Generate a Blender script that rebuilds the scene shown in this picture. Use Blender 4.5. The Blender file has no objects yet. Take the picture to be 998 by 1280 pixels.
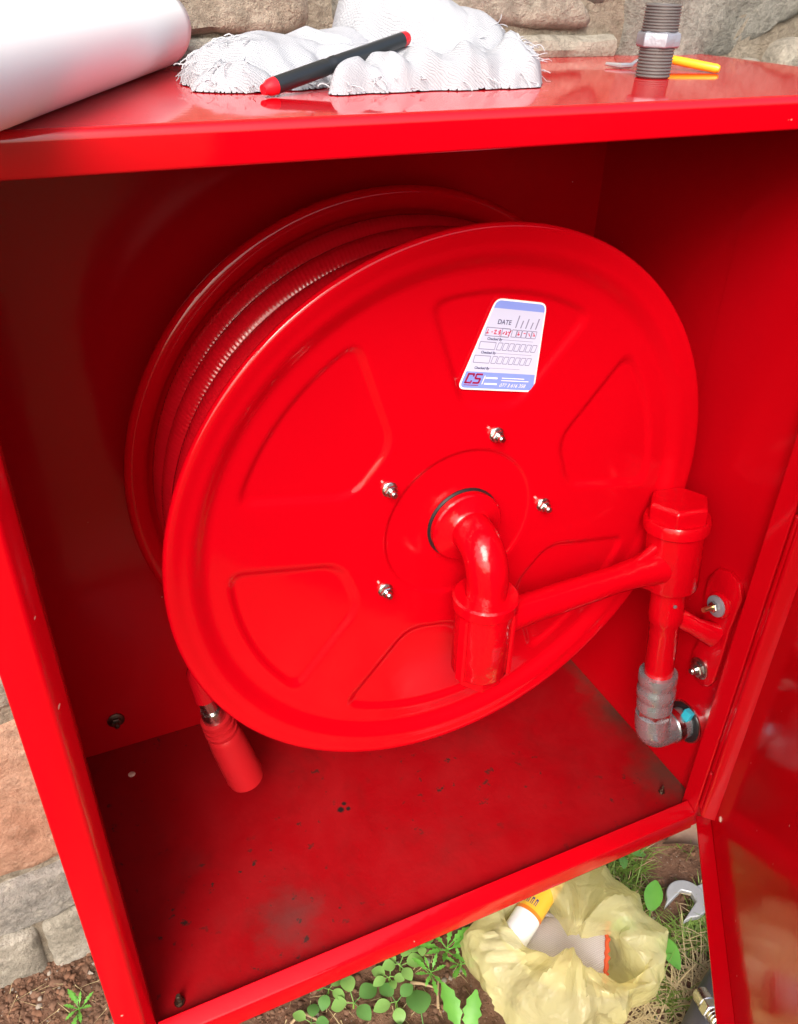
import bpy, math, random
from mathutils import Vector, Matrix, noise
random.seed(7)
R = math.radians
sc = bpy.context.scene
COL = sc.collection
S = 0.5            # metres per drawing unit
GZ = -2.45         # ground level in drawing units (the eye is at 0,0,0)

def W(p): return Vector((p[0]*S, p[1]*S, (p[2]-GZ)*S))

# ------------------------------------------------------------------ camera
cam = bpy.data.cameras.new('camera'); co = bpy.data.objects.new('camera', cam); COL.objects.link(co)
cX = Vector((0.91153, 0.20924, -0.35402)); cY = Vector((-0.41074, 0.50495, -0.75915)); cZ = Vector((0.01992, 0.83740, 0.54622))
rot = Matrix((cX, cY, cZ))
co.matrix_world = Matrix.Translation(W((0, 0, 0))) @ rot.to_4x4()
cam.sensor_fit = 'VERTICAL'; cam.sensor_height = 36.0; cam.lens = 1049/1280*36
cam.clip_start = 0.02; cam.clip_end = 2000
sc.camera = co

# ------------------------------------------------------------------ light
sun_dir = Vector((-0.50, -0.80, 0.80)).normalized()     # hazy bright sky, light from in front and above, a little from the left
w = bpy.data.worlds.new('World'); sc.world = w; w.use_nodes = True
nt = w.node_tree; bg = nt.nodes['Background']
sky = nt.nodes.new('ShaderNodeTexSky'); sky.sky_type = 'NISHITA'; sky.sun_disc = False
sky.sun_elevation = math.asin(sun_dir.z); sky.sun_rotation = math.atan2(sun_dir.x, sun_dir.y)
sky.air_density = 1.0; sky.dust_density = 6.0; sky.ozone_density = 1.0
nt.links.new(sky.outputs[0], bg.inputs[0]); bg.inputs[1].default_value = 0.15
sl = bpy.data.lights.new('sun', 'SUN'); so = bpy.data.objects.new('sun', sl); COL.objects.link(so)
sl.energy = 1.5; sl.angle = R(32); sl.color = (1.0, 0.95, 0.88)
so.rotation_euler = sun_dir.to_track_quat('Z', 'Y').to_euler()
so.location = (0, 0, 8)
vs = sc.view_settings; vs.view_transform = 'Standard'; vs.look = 'None'; vs.exposure = 1.02; vs.gamma = 1.0

# ------------------------------------------------------------------ materials
class NT:
    def __init__(s, name):
        s.m = bpy.data.materials.new(name); s.m.use_nodes = True; s.t = s.m.node_tree
        s.b = s.t.nodes['Principled BSDF']; s.out = s.t.nodes['Material Output']; s._co = None
    def n(s, typ, **kw):
        x = s.t.nodes.new(typ)
        for k, v in kw.items():
            if k in x.inputs.keys(): x.inputs[k].default_value = v
            else: setattr(x, k, v)
        return x
    def l(s, a, b): s.t.links.new(a, b)
    def co(s):
        if not s._co: s._co = s.n('ShaderNodeTexCoord')
        return s._co.outputs['Object']
    def noise(s, scale, detail=4, rough=.55, vec=None, dist=0.0):
        x = s.n('ShaderNodeTexNoise'); x.inputs['Scale'].default_value = scale; x.inputs['Detail'].default_value = detail
        x.inputs['Roughness'].default_value = rough; x.inputs['Distortion'].default_value = dist
        s.l(vec or s.co(), x.inputs['Vector']); return x.outputs['Fac']
    def ramp(s, fac, stops):
        x = s.n('ShaderNodeValToRGB'); e = x.color_ramp.elements
        while len(e) < len(stops): e.new(0.5)
        for i, (p, c) in enumerate(stops):
            e[i].position = p; e[i].color = (*c, 1) if len(c) == 3 else c
        s.l(fac, x.inputs[0]); return x.outputs[0]
    def mix(s, fac, a, b, mode='MIX'):
        x = s.n('ShaderNodeMix'); x.data_type = 'RGBA'; x.blend_type = mode
        for v, i in ((fac, 0), (a, 6), (b, 7)):
            if hasattr(v, 'is_output'): s.l(v, x.inputs[i])
            else: x.inputs[i].default_value = v if i == 0 else (*v, 1)
        return x.outputs[2]
    def math(s, op, a, b=0.0, c=None, clamp=False):
        x = s.n('ShaderNodeMath'); x.operation = op; x.use_clamp = clamp
        for i, v in enumerate((a, b, c)):
            if v is None: continue
            if hasattr(v, 'is_output'): s.l(v, x.inputs[i])
            else: x.inputs[i].default_value = v
        return x.outputs[0]
    def bump(s, h, strength, dist=0.01, prev=None):
        x = s.n('ShaderNodeBump'); x.inputs['Strength'].default_value = strength; x.inputs['Distance'].default_value = dist
        s.l(h, x.inputs['Height'])
        if prev: s.l(prev, x.inputs['Normal'])
        s.l(x.outputs[0], s.b.inputs['Normal']); return x.outputs[0]
    def base(s, c):
        if hasattr(c, 'is_output'): s.l(c, s.b.inputs['Base Color'])
        else: s.b.inputs['Base Color'].default_value = (*c, 1)
    def set(s, **kw):
        for k, v in kw.items():
            i = s.b.inputs[k.replace('_', ' ')]
            if hasattr(v, 'is_output'): s.l(v, i)
            else: i.default_value = v
        return s

M = {}
RED = (0.50, 0.0008, 0.0065)
def red_paint(name, rough, col=RED, peel=0.04, chips=True):
    t = NT(name)
    c = t.mix(t.noise(3.0, 3), col, (col[0]*0.9, col[1]*0.7, col[2]*0.7))
    if chips:      # small paint nicks
        nk = t.ramp(t.noise(95, 1, .4), [(0.81, (0, 0, 0)), (0.82, (1, 1, 1))])
        c = t.mix(nk, c, (0.55, 0.25, 0.2))
    t.base(c)
    sm = t.ramp(t.noise(9, 5, .6, dist=.4), [(0.35, (rough*.8,)*3), (0.7, (min(1, rough*1.5),)*3)])
    t.set(Roughness=sm, Specular_IOR_Level=0.45)
    b = t.bump(t.noise(55, 2), peel, 0.004)
    t.bump(t.noise(4, 2), peel*.8, 0.02, b)
    M[name] = t.m
    return t
red_paint('red_paint', 0.12).set(Specular_IOR_Level=.36)
red_paint('red_disc_paint', 0.09, peel=0.035, chips=False)
red_paint('red_lid_paint', 0.07, peel=0.02).set(Specular_IOR_Level=.65)
red_paint('red_cast_paint', 0.12, peel=0.30, chips=False)
red_paint('red_plastic', 0.38, col=(0.5, 0.012, 0.018), chips=False)

# floor sheet: the same paint under dust, scuffs and grime
t = NT('red_floor_paint')
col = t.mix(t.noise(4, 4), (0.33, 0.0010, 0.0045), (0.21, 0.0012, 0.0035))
g1 = t.ramp(t.noise(9, 6, .65, dist=.6), [(0.50, (0, 0, 0)), (0.74, (1, 1, 1))])
col = t.mix(t.math('MULTIPLY', g1, .45), col, (0.11, 0.006, 0.006))
g2 = t.ramp(t.noise(70, 3, .6), [(0.64, (0, 0, 0)), (0.70, (1, 1, 1))])
col = t.mix(t.math('MULTIPLY', g2, t.ramp(t.noise(5, 2), [(.45, (0, 0, 0)), (.6, (1, 1, 1))])), col, (0.03, 0.014, 0.012))
def spot(tt, cx, cy, r0, r1, nscale=25, amp=.5):
    vm = tt.n('ShaderNodeVectorMath', operation='DISTANCE'); tt.l(tt.co(), vm.inputs[0]); vm.inputs[1].default_value = (cx, cy, 0)
    mx = tt.n('ShaderNodeSeparateXYZ'); tt.l(tt.co(), mx.inputs[0])
    dx = tt.math('SUBTRACT', mx.outputs[0], cx); dy = tt.math('SUBTRACT', mx.outputs[1], cy)
    d = tt.math('SQRT', tt.math('ADD', tt.math('MULTIPLY', dx, dx), tt.math('MULTIPLY', dy, dy)))
    d = tt.math('ADD', d, tt.math('MULTIPLY', tt.math('SUBTRACT', tt.noise(nscale, 5, .65), .5), amp*r1))
    return tt.math('SUBTRACT', 1.0, tt.math('SMOOTH_MIN', tt.math('DIVIDE', tt.math('MAXIMUM', tt.math('SUBTRACT', d, r0), 0), r1-r0), 1.0, .2), clamp=True)
FLOOR_ORG = (0.65, 1.0, -1.95)
sp1 = spot(t, (0.275-.65)*S, (1.16-1.0)*S, .006, .05, 40, 1.3)
col = t.mix(t.math('MULTIPLY', sp1, .6), col, (0.085, 0.034, 0.032))
for sx, sy, sr in ((0.50, 1.405, .006), (0.52, 1.40, .004), (0.515, 1.42, .004)):
    col = t.mix(spot(t, (sx-.65)*S, (sy-1.0)*S, sr*.5, sr, 200, .5), col, (0.012, 0.008, 0.008))
sp2 = spot(t, (1.40-.65)*S, (1.15-1.0)*S, .0, .055, 30, 1.3)
col = t.mix(t.math('MULTIPLY', sp2, .8), col, (0.055, 0.03, 0.022))
sp3 = spot(t, (1.42-.65)*S, (1.40-1.0)*S, .0, .06, 30, 1.2)
col = t.mix(t.math('MULTIPLY', sp3, .7), col, (0.04, 0.02, 0.015))
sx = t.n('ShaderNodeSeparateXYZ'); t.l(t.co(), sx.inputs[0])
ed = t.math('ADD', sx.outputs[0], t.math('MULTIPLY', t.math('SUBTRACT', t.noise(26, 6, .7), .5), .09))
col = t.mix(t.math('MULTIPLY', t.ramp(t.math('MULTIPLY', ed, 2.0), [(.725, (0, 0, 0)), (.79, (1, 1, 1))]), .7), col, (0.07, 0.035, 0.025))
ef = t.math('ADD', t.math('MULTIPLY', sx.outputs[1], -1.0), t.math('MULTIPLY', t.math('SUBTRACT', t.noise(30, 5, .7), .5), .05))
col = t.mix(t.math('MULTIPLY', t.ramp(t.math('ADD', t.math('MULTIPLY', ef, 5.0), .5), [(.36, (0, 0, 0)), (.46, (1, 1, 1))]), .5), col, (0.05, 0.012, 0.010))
t.base(col)
t.set(Roughness=t.ramp(t.noise(12, 5, .65), [(.35, (.42,)*3), (.65, (.70,)*3)]), Specular_IOR_Level=0.2)
t.bump(t.noise(60, 4, .6), .12, .004); M['red_floor_paint'] = t.m

def metal(name, col, rough, bscale=80, bstr=.08, metallic=1.0):
    t = NT(name); t.base(t.mix(t.noise(30, 4), col, tuple(c*.6 for c in col)))
    t.set(Metallic=metallic, Roughness=t.ramp(t.noise(60, 3), [(.3, (rough*.7,)*3), (.7, (min(1, rough*1.4),)*3)]))
    t.bump(t.noise(bscale, 3), bstr, .003); M[name] = t.m
metal('zinc', (0.75, 0.74, 0.72), 0.22)
metal('galvanised', (0.60, 0.64, 0.70), 0.26, 40, .03, metallic=.8)
metal('dark_bolt', (0.22, 0.16, 0.12), 0.4)
metal('brass', (0.75, 0.52, 0.25), 0.3)
metal('thread_steel', (0.20, 0.19, 0.19), 0.36, metallic=.45)
metal('hex_steel', (0.40, 0.43, 0.50), 0.42, 120, .35, metallic=.5)
metal('wrench_steel', (0.55, 0.57, 0.60), 0.5, metallic=.6)

def plain(name, col, rough=.5, var=.85, scale=25, bstr=.05, spec=.5, bscale=80):
    t = NT(name); t.base(t.mix(t.noise(scale, 4), col, tuple(c*var for c in col)))
    t.set(Roughness=rough, Specular_IOR_Level=spec); t.bump(t.noise(bscale, 3), bstr, .004); M[name] = t.m; return t
plain('black_rubber', (0.012, 0.012, 0.014), .45)
plain('cyan_tape', (0.03, 0.45, 0.60), .4)
plain('pale_chip', (0.75, 0.55, 0.42), .5)
plain('pen_black', (0.018, 0.022, 0.026), .3, .8)
plain('pen_red', (0.72, 0.01, 0.02), .3)
plain('yellow_plastic', (0.85, 0.42, 0.02), .35, .9)
plain('paper', (0.93, 0.94, 0.95), .6, .98, 4, .03)
plain('label_white', (0.80, 0.80, 0.84), .4, .98)
plain('label_pale', (0.52, 0.56, 0.76), .4, .97)
plain('label_blue', (0.20, 0.29, 0.74), .4, .96)
plain('ink_dark', (0.06, 0.06, 0.16), .5)
plain('ink_grey', (0.22, 0.22, 0.36), .5)
plain('ink_red', (0.55, 0.03, 0.10), .5)
plain('ink_maroon', (0.30, 0.005, 0.06), .5)
plain('can_white', (0.80, 0.82, 0.86), .3, .97)
plain('can_yellow', (0.72, 0.42, 0.04), .3, .95)
plain('can_orange', (0.75, 0.20, 0.02), .3, .95)
plain('cuff_orange', (0.70, 0.10, 0.03), .8, .6, 90, .5)
plain('twig', (0.42, 0.30, 0.18), .8, .6, 60, .3)
plain('straw', (0.55, 0.44, 0.24), .7, .6, 30, .2)
plain('dry_leaf', (0.20, 0.12, 0.08), .7, .6, 40, .3)
t = plain('sack', (0.085, 0.088, 0.105), .5, .8, 12, .25, bscale=45)
t = plain('stem', (0.16, 0.30, 0.05), .5)

# knitted rag
t = NT('rag_knit')
wv = t.n('ShaderNodeTexWave', wave_type='BANDS', bands_direction='DIAGONAL'); wv.inputs['Scale'].default_value = 210; wv.inputs['Distortion'].default_value = 9; wv.inputs['Detail'].default_value = 2; wv.inputs['Detail Scale'].default_value = .6
t.l(t.co(), wv.inputs['Vector'])
wv2 = t.n('ShaderNodeTexWave', wave_type='BANDS', bands_direction='X'); wv2.inputs['Scale'].default_value = 280; wv2.inputs['Distortion'].default_value = 4; wv2.inputs['Detail'].default_value = 2
t.l(t.co(), wv2.inputs['Vector'])
h = t.math('ADD', wv.outputs['Fac'], t.math('MULTIPLY', wv2.outputs['Fac'], .7))
dm = t.ramp(t.noise(22, 3), [(.42, (0, 0, 0)), (.62, (1, 1, 1))])
gap = t.math('MULTIPLY', t.ramp(wv.outputs['Fac'], [(0.0, (1, 1, 1)), (.16, (0, 0, 0))]), dm)
t.base(t.mix(t.math('MULTIPLY', gap, .6), (0.35, 0.37, 0.41), (0.08, 0.08, 0.08)))
t.set(Roughness=.9, Specular_IOR_Level=.1); t.bump(h, .32, .0025); M['rag_knit'] = t.m
plain('rag_thread', (0.42, 0.44, 0.48), .9, .9, 40, 0)

# grey glove knit
t = NT('glove_knit')
wv = t.n('ShaderNodeTexWave', wave_type='BANDS', bands_direction='Y'); wv.inputs['Scale'].default_value = 130; wv.inputs['Distortion'].default_value = 1.0; t.l(t.co(), wv.inputs['Vector'])
t.base(t.mix(wv.outputs['Fac'], (0.42, 0.39, 0.40), (0.52, 0.49, 0.50))); t.set(Roughness=.9); t.bump(wv.outputs['Fac'], .35, .003); M['glove_knit'] = t.m

# hose: red rubber with fine spiral corrugation (object origin = reel axis)
t = NT('hose_rubber')
t.base((0.50, 0.003, 0.010)); sp = t.n('ShaderNodeSeparateXYZ'); t.l(t.co(), sp.inputs[0])
an = t.math('ARCTAN2', sp.outputs[2], sp.outputs[0])
wv = t.math('SINE', t.math('ADD', t.math('MULTIPLY', an, 400.0), t.math('MULTIPLY', sp.outputs[1], 260.0)))
t.set(Roughness=.22, Specular_IOR_Level=.55); t.bump(wv, .15, .0012); M['hose_rubber'] = t.m

# stones
def stone_mat(name, a, b, c, sc_=9, lich=.25):
    t = NT(name)
    k = t.ramp(t.noise(sc_, 8, .72, dist=.1), [(.30, a), (.52, b), (.72, c)])
    k = t.mix(t.math('MULTIPLY', t.ramp(t.noise(sc_*7, 5, .7), [(.45, (0, 0, 0)), (.68, (1, 1, 1))]), .5), k, tuple(x*.42 for x in a))
    k = t.mix(t.math('MULTIPLY', t.ramp(t.noise(sc_*3, 6, .75, dist=.1), [(.56, (0, 0, 0)), (.72, (1, 1, 1))]), lich), k, (0.58, 0.55, 0.46))
    k = t.mix(1.0, k, (0.95, 0.95, 0.95), 'MULTIPLY')
    t.base(k); t.set(Roughness=.88, Specular_IOR_Level=.2)
    b1 = t.bump(t.noise(sc_*4, 8, .75), .8, .010); t.bump(t.noise(sc_*16, 4, .7), .5, .004, b1)
    M[name] = t.m
stone_mat('stone_tan', (0.20, 0.17, 0.13), (0.34, 0.295, 0.235), (0.47, 0.42, 0.35))
stone_mat('stone_grey', (0.17, 0.168, 0.145), (0.27, 0.265, 0.235), (0.39, 0.38, 0.34), 12, .35)
stone_mat('stone_pale', (0.25, 0.23, 0.19), (0.40, 0.37, 0.31), (0.56, 0.53, 0.47), 11, .5)
stone_mat('stone_orange', (0.35, 0.185, 0.12), (0.46, 0.275, 0.19), (0.56, 0.39, 0.29), 10, .22)
stone_mat('stone_blue', (0.20, 0.195, 0.185), (0.34, 0.32, 0.29), (0.52, 0.48, 0.40), 10, .5)
stone_mat('mortar', (0.22, 0.18, 0.13), (0.33, 0.29, 0.23), (0.42, 0.38, 0.31), 14, .2)

# soil
t = NT('soil')
k = t.ramp(t.noise(14, 8, .7), [(.32, (0.075, 0.040, 0.026)), (.52, (0.17, 0.092, 0.060)), (.72, (0.27, 0.16, 0.11))])
k = t.mix(t.ramp(t.noise(110, 4, .7), [(.55, (0, 0, 0)), (.72, (.6, .6, .6))]), k, (0.30, 0.22, 0.16))
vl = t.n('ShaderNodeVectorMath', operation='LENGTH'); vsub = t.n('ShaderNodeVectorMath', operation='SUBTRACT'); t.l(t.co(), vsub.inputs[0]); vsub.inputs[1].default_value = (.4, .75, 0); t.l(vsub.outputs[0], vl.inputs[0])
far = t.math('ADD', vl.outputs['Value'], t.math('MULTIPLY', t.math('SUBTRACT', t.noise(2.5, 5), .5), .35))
k = t.mix(t.ramp(t.math('MULTIPLY', far, .4), [(.30, (0, 0, 0)), (.40, (1, 1, 1))]), k, t.ramp(t.noise(6, 6, .7), [(.35, (0.022, 0.036, 0.012)), (.65, (0.060, 0.080, 0.026))]))  # unseen outer ground as dark turf; onlooker's shade painted into its colour
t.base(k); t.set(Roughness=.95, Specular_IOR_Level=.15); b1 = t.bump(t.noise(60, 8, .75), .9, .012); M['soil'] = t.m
plain('clod', (0.20, 0.115, 0.078), .95, .45, 60, .6, .15)
plain('clod_red', (0.21, 0.11, 0.07), .95, .5, 60, .6, .15)
plain('pebble', (0.30, 0.26, 0.22), .85, .6, 50, .4, .2)

def leaf_mat(name, a, b):
    t = NT(name); t.base(t.mix(t.noise(40, 4), a, b)); t.set(Roughness=.45, Specular_IOR_Level=.4)
    tr = t.n('ShaderNodeBsdfTranslucent'); tr.inputs[0].default_value = (a[0]*1.3, a[1]*1.4, a[2]*.6, 1)
    mx = t.n('ShaderNodeMixShader'); mx.inputs[0].default_value = .3
    t.l(t.b.outputs[0], mx.inputs[1]); t.l(tr.outputs[0], mx.inputs[2]); t.l(mx.outputs[0], t.out.inputs[0])
    t.bump(t.noise(70, 3), .2, .003); M[name] = t.m
leaf_mat('leaf_bright', (0.16, 0.44, 0.07), (0.09, 0.30, 0.05))
leaf_mat('leaf_mid', (0.16, 0.36, 0.10), (0.09, 0.25, 0.065))
leaf_mat('leaf_pale', (0.28, 0.50, 0.15), (0.17, 0.37, 0.09))
leaf_mat('grass_blade', (0.21, 0.32, 0.07), (0.12, 0.21, 0.04))

# thin yellow bag film
t = NT('bag_film')
t.base(t.mix(t.noise(12, 4), (0.95, 0.93, 0.56), (0.94, 0.90, 0.46))); t.set(Roughness=.16, Specular_IOR_Level=.7)
b1 = t.bump(t.noise(26, 5, .6, dist=1.0), .3, .012); t.bump(t.math('ABSOLUTE', t.math('SUBTRACT', t.noise(34, 3, .5, dist=.6), .5)), .55, .012, b1)
tr = t.n('ShaderNodeBsdfTranslucent'); tr.inputs[0].default_value = (0.97, 0.94, 0.55, 1)
tp = t.n('ShaderNodeBsdfTransparent'); tp.inputs[0].default_value = (1.0, 0.98, 0.82, 1)
m1 = t.n('ShaderNodeMixShader'); m1.inputs[0].default_value = .45; t.l(t.b.outputs[0], m1.inputs[1]); t.l(tr.outputs[0], m1.inputs[2])
m2 = t.n('ShaderNodeMixShader'); m2.inputs[0].default_value = .50; t.l(m1.outputs[0], m2.inputs[1]); t.l(tp.outputs[0], m2.inputs[2])
t.l(m2.outputs[0], t.out.inputs[0]); M['bag_film'] = t.m

# ------------------------------------------------------------------ mesh helpers
ORG = {}
def perp(a):
    a = Vector(a).normalized(); u = a.cross(Vector((0, 0, 1)))
    if u.length < 1e-3: u = a.cross(Vector((0, 1, 0)))
    u.normalize(); return a, u, a.cross(u)

class MB:
    def __init__(s): s.v = []; s.f = []; s.mi = []
    def add(s, vs, fs, mi=0):
        o = len(s.v); s.v += [tuple(p) for p in vs]; s.f += [tuple(i+o for i in f) for f in fs]; s.mi += [mi]*len(fs); return s
    def box(s, x0, x1, y0, y1, z0, z1, mi=0):
        return s.add([(x, y, z) for x in (x0, x1) for y in (y0, y1) for z in (z0, z1)],
              [(0, 1, 3, 2), (4, 6, 7, 5), (0, 4, 5, 1), (2, 3, 7, 6), (0, 2, 6, 4), (1, 5, 7, 3)], mi)
    def rings(s, rs, closed_ends=(True, True), mi=0, wrap=False):
        n = len(rs[0]); vs = [p for r in rs for p in r]; fs = []
        m = len(rs)
        for j in range(m if wrap else m-1):
            a = j*n; b = ((j+1) % m)*n
            for i in range(n): k = (i+1) % n; fs.append((a+i, a+k, b+k, b+i))
        if not wrap:
            if closed_ends[0]: fs.append(tuple(range(n-1, -1, -1)))
            if closed_ends[1]: fs.append(tuple(range((m-1)*n, m*n)))
        return s.add(vs, fs, mi)
    def tube(s, path, rad, n=12, caps=True, mi=0, sq=(1, 1)):
        P = [Vector(p) for p in path]; rs = []; u = None
        for i, p in enumerate(P):
            a = (P[min(i+1, len(P)-1)]-P[max(i-1, 0)]).normalized()
            if u is None: _, u, _ = perp(a)
            u = (u-a*u.dot(a)).normalized(); v = a.cross(u)
            r = rad[i] if isinstance(rad, (list, tuple)) else rad
            rs.append([p+(u*math.cos(q)*sq[0]+v*math.sin(q)*sq[1])*r for q in (2*math.pi*k/n for k in range(n))])
        return s.rings(rs, (caps, caps), mi)
    def lathe(s, prof, org, axis, n=32, mi=0, caps=(True, True), ph=0.0):
        a, u, v = perp(axis); o = Vector(org); rs = []
        for r, h in prof:
            rs.append([o+a*h+(u*math.cos(q)+v*math.sin(q))*r for q in (ph+2*math.pi*k/n for k in range(n))])
        return s.rings(rs, caps, mi)
    def sheet(s, path, th, fn, s0, s1, mi=0):
        # bent sheet: 2-D polyline thickened by th on its left side, swept s0..s1 through fn(a, b, s)
        P = [Vector(p) for p in path]; off = []
        for i, p in enumerate(P):
            d1 = (p-P[i-1]).normalized() if i else None
            d2 = (P[i+1]-p).normalized() if i < len(P)-1 else None
            n1 = Vector((-d1.y, d1.x)) if d1 else None; n2 = Vector((-d2.y, d2.x)) if d2 else None
            if n1 is None: nn = n2
            elif n2 is None: nn = n1
            else:
                nn = (n1+n2).normalized(); nn = nn/max(.3, nn.dot(n1))
            off.append(p+nn*th)
        loop = P+off[::-1]; 
        return s.rings([[fn(p.x, p.y, t) for p in loop] for t in (s0, s1)], (True, True), mi)
    def map(s, fn): s.v = [tuple(fn(Vector(p))) for p in s.v]; return s
    def build(s, name, mats, parent=None, origin=None, smooth=35, bevel=None, kind=None):
        if parent is not None: org = ORG[parent.name]
        else: org = origin or (0, 0, GZ)
        me = bpy.data.meshes.new(name)
        me.from_pydata([((x-org[0])*S, (y-org[1])*S, (z-org[2])*S) for x, y, z in s.v], [], s.f)
        mats = [mats] if isinstance(mats, str) else mats
        for m in mats: me.materials.append(M[m])
        me.polygons.foreach_set('material_index', s.mi)
        me.update()
        if smooth:
            me.polygons.foreach_set('use_smooth', [True]*len(me.polygons)); me.set_sharp_from_angle(angle=R(smooth))
        o = bpy.data.objects.new(name, me); COL.objects.link(o)
        if parent is not None: o.parent = parent
        else: o.location = W(org)
        ORG[o.name] = org
        if bevel:
            b = o.modifiers.new('bevel', 'BEVEL'); b.width = bevel*S; b.segments = 2; b.limit_method = 'ANGLE'; b.angle_limit = R(40)
        if kind: o['kind'] = kind
        return o

def tag(o, label, cat, group=None):
    o['label'] = label; o['category'] = cat
    if group: o['group'] = group
    return o
def thing(name, org, label, cat, group=None, rz=0.0):
    o = bpy.data.objects.new(name, None); COL.objects.link(o); o.location = W(org); o.rotation_euler.z = rz
    o.empty_display_size = .05; ORG[o.name] = org; return tag(o, label, cat, group)
def fil(p0, p1, p2, r, n=5):
    # arc rounding the corner p1
    p0, p1, p2 = map(Vector, (p0, p1, p2)); a = (p0-p1).normalized(); b = (p2-p1).normalized()
    A = p1+a*r; B = p1+b*r
    return [A*(1-t)**2+p1*2*t*(1-t)+B*t*t for t in (i/n for i in range(n+1))]
def sstep(a, b, x):
    t = min(1, max(0, (x-a)/(b-a))); return t*t*(3-2*t)
def nz(x, y, z, oct=4, h=1.0): return noise.fractal(Vector((x, y, z)), h, 2.0, oct)

# ------------------------------------------------------------------ ground
def axis(lo, hi, fine, coarse_end):
    xs = []; x = lo
    while x <= hi: xs.append(x); x += fine
    st = fine; x = hi
    while x < coarse_end: st *= 1.35; x += st; xs.append(x)
    st = fine; x = lo; pre = []
    while x > -coarse_end: st *= 1.35; x -= st; pre.append(x)
    return pre[::-1]+xs
gx = axis(-0.9, 2.4, .016, 900); gy = axis(0.3, 1.75, .016, 900)
def gh(x, y):
    d = max(0, abs(x-.75)-2.0)+max(0, abs(y-1.0)-1.2); a = 1/(1+d*.6)
    return GZ+a*(nz(x*3, y*3, 1.7)*.022+nz(x*14, y*14, 5.1, 3)*.010+abs(nz(x*34, y*34, 9.3, 2))*.006)+(0.02 if False else 0)
mb = MB(); nx = len(gx)
mb.add([(x, y, gh(x, y)) for y in gy for x in gx], [(j*nx+i, j*nx+i+1, (j+1)*nx+i+1, (j+1)*nx+i) for j in range(len(gy)-1) for i in range(nx-1)])
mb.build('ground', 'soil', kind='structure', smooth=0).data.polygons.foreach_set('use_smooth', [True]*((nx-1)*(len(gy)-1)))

ICO_V = [Vector(v).normalized() for v in ((0, .53, .85), (0, -.53, .85), (0, .53, -.85), (0, -.53, -.85), (.53, .85, 0), (-.53, .85, 0), (.53, -.85, 0), (-.53, -.85, 0), (.85, 0, .53), (.85, 0, -.53), (-.85, 0, .53), (-.85, 0, -.53))]
ICO_F = [(0, 1, 8), (0, 10, 1), (0, 8, 4), (0, 4, 5), (0, 5, 10), (1, 7, 6), (1, 6, 8), (1, 10, 7), (2, 9, 3), (2, 3, 11), (2, 4, 9), (2, 5, 4), (2, 11, 5), (3, 6, 7), (3, 9, 6), (3, 7, 11), (4, 8, 9), (5, 11, 10), (6, 9, 8), (7, 10, 11)]
def lump(mb, p, r, mi, flat=.7):
    q = Matrix.Rotation(random.uniform(0, 6.3), 3, 'Z') @ Matrix.Rotation(random.uniform(-.6, .6), 3, 'X')
    sx, sy, szz = random.uniform(.7, 1.3), random.uniform(.7, 1.3), random.uniform(.6, 1)*flat
    mb.add([Vector(p)+q @ Vector((v.x*sx, v.y*sy, v.z*szz))*r*random.uniform(.72, 1.15) for v in ICO_V], ICO_F, mi)
mb = MB()
def scatter(n, x0, x1, y0, y1, rmin, rmax):
    for _ in range(n):
        x, y = random.uniform(x0, x1), random.uniform(y0, y1); r = rmin*(rmax/rmin)**(random.random()**2.6)
        lump(mb, (x, y, gh(x, y)+r*.25), r, random.choices((0, 1, 2), (6, 3, .7))[0])
scatter(9000, .1, 1.9, .62, 1.42, .002, .012)
scatter(5000, -.62, .0, 1.15, 1.62, .002, .012)
mb.build('soil_clods', ['clod', 'clod_red', 'pebble'], origin=(.6, 1, GZ), smooth=50, kind='stuff')

# ------------------------------------------------------------------ stone wall
wall = thing('stone_wall', (0.6, 1.6, GZ), 'rubble stone wall with mortar joints behind the red cabinet', 'wall')
def stone(poly, yf, depth, bulge, mat, seed, res=.03, rough=.02, gapw=.006):
    P = [Vector((a, b)) for a, b in poly]; pts = []
    c = sum(P, Vector((0, 0)))/len(P)
    for i, p in enumerate(P):
        q = P[(i+1) % len(P)]; n = max(1, int((q-p).length/res))
        for k in range(n): pts.append(p.lerp(q, k/n))
    out = []
    for k in range(2): # soften corners
        pts = [(pts[i-1]+pts[i]*2+pts[(i+1) % len(pts)])/4 for i in range(len(pts))]
    for p in pts:
        d = (c-p).normalized(); out.append(p+d*(gapw+abs(nz(p.x*14+seed, p.y*14, seed, 3))*rough*.8))
    rs = []
    ns = max(4, int((sum((p-c).length for p in out)/len(out))/res))
    lv = [(0, depth), (0, .03), (0.02, .012)]+[(k/ns, 0) for k in range(1, ns)]+[(.985, 0)]
    for s_, dep in lv:
        ring = []
        for p in out:
            q = p.lerp(c, s_)
            y = yf+dep-(bulge*(1-(1-min(1, s_*1.6))**2) if dep < .02 else 0)
            if dep < .02: y -= nz(q.x*5+seed, q.y*5, seed*1.3, 5)*rough+abs(nz(q.x*22, q.y*22+seed, 2.2, 3))*rough*.35
            ring.append((q.x, y, q.y))
        rs.append(ring)
    m = MB().rings(rs, (True, True))
    return m.build('stone', mat, wall, smooth=60)
FZ = 0.30
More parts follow.
